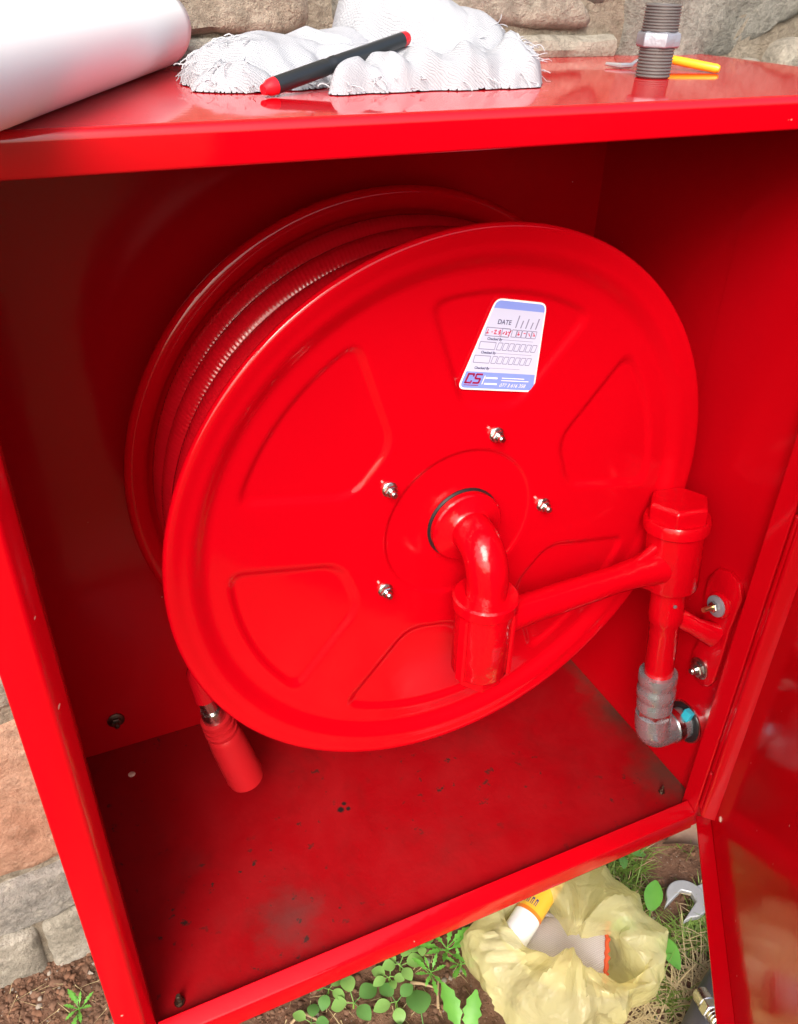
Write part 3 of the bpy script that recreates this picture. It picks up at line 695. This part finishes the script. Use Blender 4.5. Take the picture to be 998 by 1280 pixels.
# white paper roll
d = Vector((.42, .88, 0)).normalized(); n = Vector((d.y, -d.x, 0)); PR = .0575
P1 = Vector((.277, 1.552, LZ+PR+.001)); rs = []
for j in range(41):
    t_ = j/40; c = P1-d*(1.16*t_)
    ring = []
    for k in range(140):
        a = k/140*2*math.pi*2.35+R(150); r = PR-.0035*(k/140*2.35)+.0009*math.sin(a*3+t_*2)
        fl = .0
        ring.append(c+n*r*math.cos(a)*1.05+Vector((0, 0, r*math.sin(a)*(.99)))+n*nz(t_*3, a*.5, 1, 2)*.002)
    rs.append(ring)
vs = [p for r in rs for p in r]; fs = [(j*140+i, j*140+i+1, (j+1)*140+i+1, (j+1)*140+i) for j in range(40) for i in range(139)]
o = MB().add(vs, fs).build('paper_roll', 'paper', origin=tuple(P1-d*.58-Vector((0, 0, PR))), smooth=60)
s_ = o.modifiers.new('sheet', 'SOLIDIFY'); s_.thickness = .0006; s_.offset = 0
tag(o, 'thick roll of white paper lying across the left end of the red lid', 'paper')

# rag
def cap_d(x, y, a, b):
    p = Vector((x, y)); a = Vector(a); b = Vector(b); t_ = max(0, min(1, (p-a).dot(b-a)/(b-a).length_squared))
    return (p-a.lerp(b, t_)).length, t_
def ridge(x, y, z): return 1-abs(noise.noise(Vector((x, y, z))))*2
def rag_h(x, y):
    wx = x+nz(x*9, y*9, 2.2, 3)*.028; wy = y+nz(x*9, y*9, 7.7, 3)*.024
    H = 0
    def lobe(dd, rr, hh, pw=2.2):
        return hh*max(0, 1-(dd/rr)**pw)**.72 if dd < rr else 0
    dA = math.hypot((wx-.395)/.125, (wy-1.315)/.085); A = lobe(dA, 1, .042, 2.6)*(1+.30*ridge(x*9, y*4, 3))
    dA2 = math.hypot((wx-.325)/.055, (wy-1.245)/.042); A2 = lobe(dA2, 1, .022, 2.4)*(1+.3*ridge(x*12, y*9, 8))
    dB, tB = cap_d(wx, wy, (.475, 1.197), (.745, 1.215)); Bv = lobe(dB, .036, .030+.016*tB)*(1+.22*math.sin(tB*26+y*55))
    dC, tC = cap_d(wx, wy, (.59, 1.385), (.70, 1.33)); C_ = lobe(dC, .092, .168-.075*tC**1.2, 2.0)*(1+.05*nz(x*10, y*10, 9, 2))
    dD = math.hypot((wx-.752)/.052, (wy-1.262)/.060); D_ = lobe(dD, 1, .046, 2.2)*(1+.25*ridge(x*14, y*14, 5))
    dE_, tE = cap_d(wx, wy, (.47, 1.29), (.70, 1.265)); E_ = lobe(dE_, .05, .034)*(1+.25*ridge(x*10, y*8, 6))
    dF, tF = cap_d(wx, wy, (.44, 1.345), (.60, 1.37)); F_ = lobe(dF, .070, .048)*(1+.25*ridge(x*13, y*5, 12))
    H = max(A, A2, Bv, C_, D_, E_, F_)
    if H > .004: H += (.5+.5*ridge(x*13+y*9, y*15, 4))*.010*min(1, H/.03)*(1 if C_ < H-.001 else .25)
    return H
x0, x1, y0, y1 = .255, .83, 1.13, 1.49; NX, NY = 260, 160
hs = {}
vs = []; idx = {}; fs = []
for j in range(NY+1):
    for i in range(NX+1):
        x = x0+(x1-x0)*i/NX; y = y0+(y1-y0)*j/NY; hs[i, j] = rag_h(x, y)
def vid(i, j):
    if (i, j) not in idx:
        x = x0+(x1-x0)*i/NX; y = y0+(y1-y0)*j/NY; idx[i, j] = len(vs); vs.append((x, y, LZ+.0015+max(0, hs[i, j])))
    return idx[i, j]
for j in range(NY):
    for i in range(NX):
        if max(hs[i, j], hs[i+1, j], hs[i, j+1], hs[i+1, j+1]) > .003: fs.append((vid(i, j), vid(i+1, j), vid(i+1, j+1), vid(i, j+1)))
rag = thing('rag', (.55, 1.27, LZ), 'crumpled white knitted rag with frayed edges lying on the lid', 'rag')
MB().add(vs, fs).build('cloth', 'rag_knit', rag, smooth=80)
mb = MB()
def thread(x, y, z, ang, L, sag=1):
    p = Vector((x, y, z)); d = Vector((math.cos(ang), math.sin(ang), random.uniform(-.2, .5))); pts = [p]
    for k in range(5):
        d = (d+Vector((random.uniform(-.5, .5), random.uniform(-.5, .5), random.uniform(-.6, .25)))).normalized(); p = p+d*L/5
        p.z = max(p.z, LZ+.002); pts.append(p.copy())
    mb.tube(pts, .0008, 3, False)
edge = [k for k, h in hs.items() if .004 < h < .02 and 0 < k[0] < NX and 0 < k[1] < NY]
for _ in range(150):
    i, j = random.choice(edge); x = x0+(x1-x0)*i/NX; y = y0+(y1-y0)*j/NY
    g = math.atan2(hs[i, j-1]-hs[i, j+1] if True else 0, hs[i-1, j]-hs[i+1, j])
    thread(x, y, LZ+hs[i, j], g+random.uniform(-.9, .9), random.uniform(.008, .026))
tips = [k for k, h in hs.items() if .02 < h < .075 and (x0+(x1-x0)*k[0]/NX > .70 or x0+(x1-x0)*k[0]/NX < .36)]
for _ in range(150):
    i, j = random.choice(tips); x = x0+(x1-x0)*i/NX; y = y0+(y1-y0)*j/NY
    thread(x, y, LZ+hs[i, j]+.001, random.uniform(-1.2, .6) if x > .6 else random.uniform(2.4, 4.2), random.uniform(.010, .030))
mb.build('fringe', 'rag_thread', rag, smooth=0, kind='stuff')

# marker pen
A = Vector((.345, 1.168, LZ+.0115)); Bp = Vector((.578, 1.262, -.090)); pd = (Bp-A).normalized(); L = (Bp-A).length
pen = thing('marker_pen', tuple(A), 'black marker pen with red ends leaning on the white rag', 'pen')
MB().lathe([(.0, -.010), (.0064, -.010), (.0077, -.004), (.0099, .0), (.0107, .006), (.0110, .010)], A, pd, 24).build('end_plug', 'pen_red', pen)
MB().lathe([(0.01066, .010), (0.01084, .013), (0.01084, .100), (0.01015, .102)], A, pd, 24).build('cap', 'pen_black', pen, smooth=40)
MB().lathe([(0.01015, .102), (0.01015, .110), (0.01101, .112), (0.01101, .118), (0.01041, .122), (0.01006, L-.004)], A, pd, 24).build('barrel', 'pen_black', pen, smooth=40)
MB().lathe([(0.01006, L-.004), (0.00980, L+.004), (0.00774, L+.008), (.0, L+.008)], A, pd, 24).build('end_ring', 'pen_red', pen)

# pipe nipple
nb = Vector((1.022, 1.243, LZ))
nip = thing('pipe_nipple', tuple(nb), 'grey steel hex pipe nipple standing upright on the lid at right', 'pipe fitting')
def thr(r0, r1, h0, h1, nt_):
    pr = []
    for k in range(nt_):
        ha = h0+(h1-h0)*k/nt_; hb = h0+(h1-h0)*(k+1)/nt_; r = r0+(r1-r0)*k/nt_
        pr += [(r*.93, ha), (r, ha+(hb-ha)*.4), (r, ha+(hb-ha)*.6)]
    return pr+[(r1*.93, h1), (r1*.78, h1+.0005), (r1*.76, h1-.012)]
MB().lathe([(.024, .0)]+thr(.0280, .0285, .001, .044, 9)[:-2], nb, (0, 0, 1), 40).build('thread', 'thread_steel', nip, smooth=25)
MB().lathe([(.029, .0435), (.0345, .0455), (.0352, .048), (.0352, .062), (.0340, .0645), (.029, .067)], nb, (0, 0, 1), 6, ph=R(12)).build('hex', 'hex_steel', nip, smooth=25, bevel=.0012)
MB().lathe(thr(.0295, .0285, .0665, .1045, 9), nb, (0, 0, 1), 40, caps=(True, True)).build('thread', 'thread_steel', nip, smooth=25)
# yellow handled hook tool
tool = thing('hook_tool', (1.16, 1.34, LZ), 'thin yellow handled tool with bent metal tip lying behind the pipe nipple', 'hand tool')
h0 = Vector((1.182, 1.268, LZ+.0075)); h1 = Vector((1.135, 1.348, LZ+.017))
MB().lathe([(.0, -.004), (.005, -.003), (.0072, .002), (.0074, .06), (.0070, .09), (.005, .094)], h0, h1-h0, 16).build('handle', 'yellow_plastic', tool)
MB().tube([h1, Vector((1.10, 1.385, LZ+.012)), Vector((1.075, 1.37, LZ+.006)), Vector((1.055, 1.372, LZ+.005)), Vector((1.043, 1.400, LZ+.006))], [.003, .003, .004, .005, .003], 8).build('tip', 'wrench_steel', tool)

# ------------------------------------------------------------------ plastic bag and contents
bc = Vector((1.015, .965))
outer = [(.957, 1.189), (.839, 1.172), (.769, 1.15), (.755, 1.067), (.759, 1.005), (.775, .915), (.80, .83), (.903, .774), (1.077, .767), (1.149, .799), (1.225, .832), (1.269, .892), (1.264, 1.05), (1.23, 1.145), (1.122, 1.18)]
inner = [(1.038, 1.119), (.99, 1.06), (1.0, 1.017), (1.071, .965), (1.124, .962), (1.122, .891), (1.139, .833), (1.109, .829), (1.047, .861), (.944, .935), (.905, .978), (.894, 1.037), (.875, 1.091), (.95, 1.125)]
NB = 132
def ray(poly, a):
    d = Vector((math.cos(a), math.sin(a))); best = None
    for i in range(len(poly)):
        p = Vector(poly[i])-bc; q = Vector(poly[(i+1) % len(poly)])-bc; e = q-p
        den = d.x*e.y-d.y*e.x
        if abs(den) < 1e-9: continue
        t_ = (p.x*e.y-p.y*e.x)/den; u = (p.x*d.y-p.y*d.x)/den
        if t_ > 0 and -1e-6 <= u <= 1+1e-6 and (best is None or t_ > best): best = t_
    return best or .05
ro = [ray(outer, 2*math.pi*k/NB) for k in range(NB)]; ri = [ray(inner, 2*math.pi*k/NB) for k in range(NB)]
def sm(l, n):
    for _ in range(n): l = [(l[i-1]+2*l[i]+l[(i+1) % len(l)])/4 for i in range(len(l))]
    return l
ro = sm(ro, 8); ri = sm(ri, 4)
def prof(k, t_):   # t 0..1 bottom -> outer wall -> fold -> inside
    a, b = ro[k], ri[k]; th = 2*math.pi*k/NB
    top = -2.235+.028*math.sin(th*2+.6)+.02*math.sin(th*3+2)+.012*math.sin(th*7)
    kn = [(a*.72, -2.447), (a*.96, -2.40), (a*1.0, -2.33), (a*.93+b*.05, -2.262), (b*.55+a*.42, top+.006), (b*1.0, top), (b*1.01, top-.05), (b*1.05, -2.36), (b*.8, -2.42)]
    x = t_*(len(kn)-1); i = min(int(x), len(kn)-2); f = x-i
    g = lambda j: kn[max(0, min(len(kn)-1, j))]
    out = []
    for c in (0, 1):
        p0, p1, p2, p3 = g(i-1)[c], g(i)[c], g(i+1)[c], g(i+2)[c]
        out.append(.5*((2*p1)+(-p0+p2)*f+(2*p0-5*p1+4*p2-p3)*f*f+(-p0+3*p1-3*p2+p3)*f**3))
    return out
NR = 40; rs = []
def ridge(x, y, z): return 1-abs(noise.noise(Vector((x, y, z))))*2
for j in range(NR+1):
    ring = []
    for k in range(NB):
        th = 2*math.pi*k/NB; t_ = j/NR; r, z = prof(k, t_); cs, sn = math.cos(th), math.sin(th)
        w_ = sstep(0, .12, t_)*(1-.6*sstep(.65, 1, t_))
        rid = ridge(cs*1.7+t_*1.6, sn*1.7, t_*2.2+3)*.034+ridge(cs*3.4+t_*4.5, sn*3.4, t_*4.5+7)*.013+abs(nz(cs*5+t_*3, sn*5, t_*9, 2))*.009+ridge(cs*7+t_*3, sn*7, t_*9+2)*.004-.026*(1-sstep(.45, .65, t_))
        r += rid*w_*(1-.55*sstep(.5, .7, t_)); z += (ridge(cs*2.2, sn*2.2, t_*4+11)*.022+nz(cs*10, sn*10, t_*8+4, 2)*.005)*w_
        ring.append((bc.x+cs*r, bc.y+sn*r, max(z, GZ+.004)))
    rs.append(ring)
o = MB().rings(rs, (False, False)).build('plastic_bag', 'bag_film', origin=(bc.x, bc.y, GZ), smooth=24)
tag(o, 'crumpled open yellow plastic bag on the soil under the cabinet', 'bag')
# spray can in the bag
ca, cb = Vector((.868, 1.048, -2.285)), Vector((1.03, 1.135, -2.262)); cd = (cb-ca).normalized(); cl = (cb-ca).length
can = thing('adhesive_tube', tuple(ca), 'white tube with yellow printed band poking out of the yellow bag', 'tube')
MB().lathe([(.0, 0), (.036, .0), (.040, .004), (.040, .085)], ca, cd, 32).build('body', 'can_white', can, smooth=40)
MB().lathe([(.0405, .085), (.0405, .096)], ca, cd, 32, caps=(False, False)).build('stripe', 'can_orange', can)
MB().lathe([(.0402, .096), (.0402, cl+.06), (.02, cl+.065)], ca, cd, 32, caps=(False, True)).build('printed_band', 'can_yellow', can, smooth=40)
_, cu_, cv_ = perp(cd)
mb = MB()
for k in range(5):
    a0_ = R(-150+k*17); 
    for q0, q1, h0_, h1_ in ((0, 3, .106, .128), (3, 9, .122, .128), (7, 10, .106, .128)):
        ring = lambda hh, q: ca+cd*hh+(cu_*math.cos(a0_+R(q))+cv_*math.sin(a0_+R(q)))*.0408
        mb.add([ring(h0_, q0), ring(h0_, q1), ring(h1_, q1), ring(h1_, q0)], [(0, 1, 2, 3)])
mb.build('print', 'ink_dark', can, smooth=0)
# glove
gl = thing('work_glove', (1.0, 1.0, -2.36), 'grey knitted work glove with orange cuff edge lying inside the yellow bag', 'glove')
ga, gb = Vector((.93, 1.065, -2.345)), Vector((1.105, .930, -2.312)); gd = (gb-ga).normalized()
rs = []
for j in range(25):
    t_ = j/24; c = ga.lerp(gb, t_)+Vector((0, 0, .012*math.sin(t_*3)))
    wd = .070+.012*t_-.05*max(0, .25-t_); hh = .020+.006*math.sin(t_*9)
    nn_ = Vector((-gd.y, gd.x, 0)).normalized()
    rs.append([c+nn_*wd*math.cos(a)*1.0+Vector((0, 0, hh*math.sin(a)))+nn_*.0 for a in (2*math.pi*k/36 for k in range(36))])
mbg = MB().rings(rs, (True, False))
for k, (off, L_) in enumerate(((-.05, .13), (-.018, .15), (.016, .145), (.045, .12))):
    b0 = ga+Vector((-gd.y, gd.x, 0)).normalized()*off+gd*.03
    mbg.tube([b0, b0-gd*L_*.5+Vector((0, 0, -.012)), b0-gd*L_+Vector((0, 0, -.04))], [.018, .0165, .012], 10)
b0 = ga.lerp(gb, .45)+Vector((-gd.y, gd.x, 0)).normalized()*.06
mbg.tube([b0, b0+Vector((-.03, .05, -.012)), b0+Vector((-.07, .075, -.035))], [.02, .018, .013], 10)
mbg.build('knit_body', 'glove_knit', gl, smooth=60)
c = gb; nn_ = Vector((-gd.y, gd.x, 0)).normalized(); path = [c+gd*.002+nn_*.083*math.cos(a)+Vector((0, 0, .012*math.sin(3)+.024*math.sin(a))) for a in (2*math.pi*k/48 for k in range(49))]
path = [p+gd*.003*math.sin(k*2.6) for k, p in enumerate(path)]
MB().tube(path, [.0065+.0015*math.sin(k*2.6) for k in range(49)], 8).build('cuff_edge', 'cuff_orange', gl, smooth=50)

# open ended spanner on the grass
def spanner():
    c = Vector((1.485, 1.005)); out = []
    # head with jaw opening towards -x-y, handle towards +x
    ang = R(200)
    pts = []
    for k in range(25):
        a = ang+R(42)+(2*math.pi-R(84))*k/24; pts.append((math.cos(a)*.062, math.sin(a)*.062))
    jaw = [(math.cos(ang)*.075+math.sin(ang)*s*.032, math.sin(ang)*.075-math.cos(ang)*s*.032) for s in (1, -1)]
    inn = [(-math.cos(ang)*.012+math.sin(ang)*s*.026, -math.sin(ang)*.012-math.cos(ang)*s*.026) for s in (1, -1)]
    loop = [inn[1], jaw[1]]+pts[:0]
    loop = [jaw[1]]+pts+[jaw[0], inn[0], (-math.cos(ang)*.028, -math.sin(ang)*.028), inn[1]]
    return c, loop
c, loop = spanner(); z0 = GZ+.022
m = MB()
def pris(l, za, zb):
    m.rings([[(c.x+a, c.y+b, za) for a, b in l], [(c.x+a, c.y+b, zb) for a, b in l]])
sp_ = None
pris(loop, z0, z0+.022)
m.box(c.x+.045, c.x+.36, c.y-.022, c.y+.022, z0+.003, z0+.018)
o = m.build('spanner', 'wrench_steel', origin=(c.x, c.y, GZ), smooth=30, bevel=.003)
tag(o, 'grey open ended spanner lying on the grass beside the door', 'spanner')

# dark sack with a bright fitting on it
rs = []; cs_ = Vector((1.36, .60))
for j in range(33):
    v = j/32*math.pi; ring = []
    for k in range(72):
        a = 2*math.pi*k/72; ex = lambda q: math.copysign(abs(q)**.75, q)
        x = ex(math.cos(a))*math.sin(v)**.7*.34; y = ex(math.sin(a))*math.sin(v)**.7*.17; z = -math.cos(v)*.085
        k2 = 1+.05*nz(x*6, y*6, z*6+3, 3)
        x, y = x*k2, y*k2; ca_, sa_ = math.cos(R(24)), math.sin(R(24))
        z += .010*ridge(x*7, y*16, 3)
        ring.append((cs_.x+x*ca_-y*sa_, cs_.y+x*sa_+y*ca_, max(GZ+.004, GZ+.085+z)))
    rs.append(ring)
o = MB().rings(rs).build('cloth_sack', 'sack', origin=(cs_.x, cs_.y, GZ), smooth=80)
tag(o, 'dark grey bulging cloth bundle lying on the ground at the lower right', 'bundle')
fo = Vector((1.232, .668, -2.245)); fd = Vector((-.25, -.75, .35)).normalized()
fit = thing('hex_fitting', tuple(fo), 'shiny silver hex fitting resting on the dark grey bundle', 'pipe fitting')
MB().lathe([(.018, -.055), (.022, -.053), (.022, -.045), (.020, -.044), (.022, -.042), (.022, -.034), (.020, -.033), (.022, -.031), (.022, -.022), (.018, -.020)], fo, -fd, 24).build('thread', 'zinc', fit, smooth=25)
MB().lathe([(.026, -.022), (.029, -.019), (.029, .006), (.026, .009)], fo, -fd, 6).build('hex', 'zinc', fit, smooth=25, bevel=.0015)
MB().lathe([(.020, .008), (.024, .012), (.024, .05), (.018, .052)], fo, -fd, 24).build('sleeve', 'zinc', fit, smooth=30)

# ------------------------------------------------------------------ plants
def leaf_mb(L, wd, fold=.25, droop=.3, n=7, tooth=0.0):
    m = MB(); vs = []; 
    for i in range(n+1):
        t_ = i/n; w_ = wd*math.sin(math.pi*min(1, t_*.93+.05))**.75*(1 if i % 2 == 0 or not tooth else 1-tooth)
        x = L*t_; z = -droop*L*t_*t_
        vs += [(x, -w_, z+fold*w_), (x, 0, z), (x, w_, z+fold*w_)]
    fs = []
    for i in range(n): a = i*3; fs += [(a, a+1, a+4, a+3), (a+1, a+2, a+5, a+4)]
    return m.add(vs, fs)
def put(m, p, az, el):
    q = Matrix.Rotation(az, 3, 'Z') @ Matrix.Rotation(-el, 3, 'Y'); m.map(lambda v: Vector(p)+q @ v); return m
def plant(name, label, cat, nleaf, L, wd, stem_h, mat, elr, group=None, tooth=0, fold=.2, droop=.3, sd=0):
    rnd = random.Random(sd)
    t_ = thing(name, (0, 0, 0), label, cat, group)
    MB().tube([(0, 0, -.01), (.003, .002, stem_h*.5), (0, 0, stem_h)], [.0035, .003, .002], 6).build('stem', 'stem', t_)
    for k in range(nleaf):
        az = k*2.4+rnd.uniform(-.3, .3); l_ = L*rnd.uniform(.75, 1.15); h = stem_h*(.55+.45*(k+1)/nleaf); st = l_*.45
        el = rnd.uniform(*elr); d = Vector((math.cos(az), math.sin(az), .35)); e = Vector((0, 0, h))+d*st
        m = put(leaf_mb(l_, wd*l_/L*rnd.uniform(.85, 1.1), fold, droop, 8, tooth), e, az, el)
        m.tube([(0, 0, h), tuple(e)], .0016, 5); m.build('leaf', mat if isinstance(mat, str) else mat[k % len(mat)], t_, smooth=60)
    return t_
def dup(root, p, rz, scale, label):
    r = root.copy(); COL.objects.link(r); r.location = W(p); r.rotation_euler.z = rz; r.scale = (scale,)*3; r['label'] = label
    for ch in list(root.children):
        c_ = ch.copy(); COL.objects.link(c_); c_.parent = r
    return r
def place(o, p, rz=0, s=1): o.location = W(p); o.rotation_euler.z = rz; o.scale = (s,)*3
G = 'small round leaved seedlings on the soil'
sA = plant('seedling', 'largest round leaved seedling cluster under the bottom rail of the cabinet', 'seedling', 4, .066, .030, .045, ('leaf_mid', 'leaf_pale'), (-.1, .3), G, sd=3)
place(sA, (.425, 1.135, gh(.425, 1.135)), .4, .85)
dup(sA, (.535, 1.085, gh(.535, 1.085)), 2.0, .75, 'round leaved seedling with two wide pale leaves, right of the largest seedling cluster')
dup(sA, (.375, 1.20, gh(.375, 1.20)), 4.2, .6, 'seedling half hidden by the rail, behind the largest cluster')
dup(sA, (.30, 1.135, gh(.3, 1.135)), 1.2, .6, 'leftmost of the small round leaved seedlings')
sB = plant('seedling', 'small pale seedling with tiny leaves just below the rail', 'seedling', 5, .042, .019, .035, 'leaf_pale', (.1, .6), G, sd=8)
place(sB, (.585, 1.175, gh(.585, 1.175)), 0, 1)
dup(sB, (.545, 1.155, gh(.545, 1.155)), 2.5, .8, 'tiny pale seedling between twig and rail')
dup(sB, (.665, 1.205, gh(.665, 1.205)), 1.4, .75, 'tiny seedling closest to the top left corner of the bag')
G2 = 'feathery weeds beside the bag'
sC = plant('feathery_weed', 'bright feathery weed left of the yellow bag', 'weed', 9, .050, .010, .055, 'leaf_bright', (.2, .8), G2, tooth=.5, sd=5)
place(sC, (.725, 1.155, gh(.725, 1.155)), 0, 1)
dup(sC, (.655, 1.115, gh(.655, 1.115)), 2, .75, 'smaller feathery weed beside the twig')
dup(sC, (.745, 1.105, gh(.745, 1.105)), 3.7, .7, 'feathery weed touching the left side of the yellow bag')
dup(sC, (-.27, 1.42, gh(-.27, 1.42)), 1.7, .7, 'lone feathery weed on bare soil left of the cabinet frame')
sD = plant('jagged_weed', 'tall weed with jagged green leaves at the bottom edge left of the bag', 'weed', 4, .115, .034, .07, 'leaf_bright', (.3, .9), None, tooth=.28, fold=.35, sd=11)
place(sD, (.655, .905, gh(.655, .905)), .9, .85)
sE = plant('broadleaf_weed', 'weed with two broad bright green leaves right of the yellow bag', 'weed', 3, .11, .036, .06, 'leaf_bright', (.2, .7), None, fold=.3, sd=2)
place(sE, (1.318, .985, gh(1.318, .985)), -1.85, .8)
sF = plant('round_leaf_weed', 'low weed with dark round leaves at the bottom edge', 'weed', 4, .07, .032, .04, 'leaf_mid', (-.1, .3), None, sd=6)
place(sF, (.575, .995, gh(.575, .995)), 2.9, 1.0)
sG = plant('leafy_weed', 'leafy weed half hidden by the rail behind the yellow bag', 'weed', 7, .09, .026, .07, 'leaf_mid', (.0, .6), None, sd=9)
place(sG, (1.40, 1.22, gh(1.40, 1.22)), 1, .62)

def blades(m, n, x0, x1, y0, y1, h0, h1, lean, wd, mi=(0,), cond=None):
    for _ in range(n):
        x, y = random.uniform(x0, x1), random.uniform(y0, y1)
        if cond and not cond(x, y): continue
        a = random.uniform(0, 6.28); L_ = random.uniform(h0, h1); d = Vector((math.cos(a), math.sin(a), 0)); s_ = Vector((-d.y, d.x, 0)); p = Vector((x, y, gh(x, y)-.004)); le = random.uniform(*lean)
        vs = []
        for k in range(5):
            t_ = k/4; q = p+d*L_*le*t_**1.5+Vector((0, 0, L_*(1-le*.75)*t_*(1.3-.45*t_*le*1.5))); ww = wd*(1-t_*.9)
            q.z = max(q.z, gh(q.x, q.y)+.003); vs += [q-s_*ww, q+s_*ww]
        m.add(vs, [(2*k, 2*k+1, 2*k+3, 2*k+2) for k in range(4)], random.choice(mi))
m = MB()
gcond = lambda x, y: nz(x*5, y*5, 3.3, 2) > -.12 and (x-1.02)**2/.26**2+(y-.96)**2/.24**2 > 1
blades(m, 6500, 1.2, 2.0, .76, 1.40, .05, .15, (.5, .95), .0030, (0, 0, 0, 0, 0, 0, 1), gcond)
m.build('grass', ['grass_blade', 'straw'], origin=(1.5, 1.05, GZ), smooth=0, kind='stuff')
m = MB(); blades(m, 260, 1.12, 1.42, .70, .84, .08, .18, (.85, 1.0), .0028)
m.build('dry_straw', 'straw', origin=(1.25, .8, GZ), smooth=0, kind='stuff')
m = MB(); blades(m, 160, .15, .95, .75, 1.3, .02, .07, (.8, 1.0), .0016); blades(m, 60, -.5, -.1, 1.25, 1.55, .03, .08, (.85, 1.0), .0014)
m.build('straw_litter', 'straw', origin=(.5, 1, GZ), smooth=0, kind='stuff')
def twig(pts, r, label):
    p = [Vector((x, y, gh(x, y)+dz)) for x, y, dz in pts]
    o = MB().tube(p, [r*(1-.5*i/(len(p)-1)) for i in range(len(p))], 7).build('twig', 'twig', origin=tuple(p[0]), smooth=60)
    tag(o, label, 'twig', 'dry twigs lying on the soil')
twig([(.60, 1.13, .012), (.625, 1.11, .014), (.650, 1.085, .02)], .006, 'forked dry twig standing in the soil between the seedlings')
twig([(.640, 1.035, .012), (.655, 1.07, .014), (.672, 1.10, .03)], .005, 'pale upright twig left of the bag near the feathery weed')
twig([(.25, 1.16, .012), (.285, 1.175, .02), (.33, 1.135, .012), (.36, 1.10, .01)], .005, 'bent pale straw coloured twig at the left of the seedlings')
twig([(1.26, .90, .014), (1.32, .865, .02), (1.38, .82, .012)], .005, 'dry twig in the straw right of the yellow bag')
rs = []
for j in range(13):
    t_ = j/12; wv_ = .05*math.sin(math.pi*min(1, t_*.95+.03)); ring = []
    for k in range(9):
        s_ = (k-4)/4; ring.append((1.56+.16*t_+.02*s_, 1.20-.09*t_+wv_*s_*1.0, GZ+.03+.05*s_*s_*wv_/.05+.02*math.sin(t_*5)))
    rs.append(ring)
vs = [p for r in rs for p in r]
o = MB().add(vs, [(j*9+i, j*9+i+1, (j+1)*9+i+1, (j+1)*9+i) for j in range(12) for i in range(8)]).build('dry_leaf', 'dry_leaf', origin=(1.6, 1.17, GZ), smooth=70)
tag(o, 'curled brown dry leaf on the soil near the cabinet corner', 'leaf')
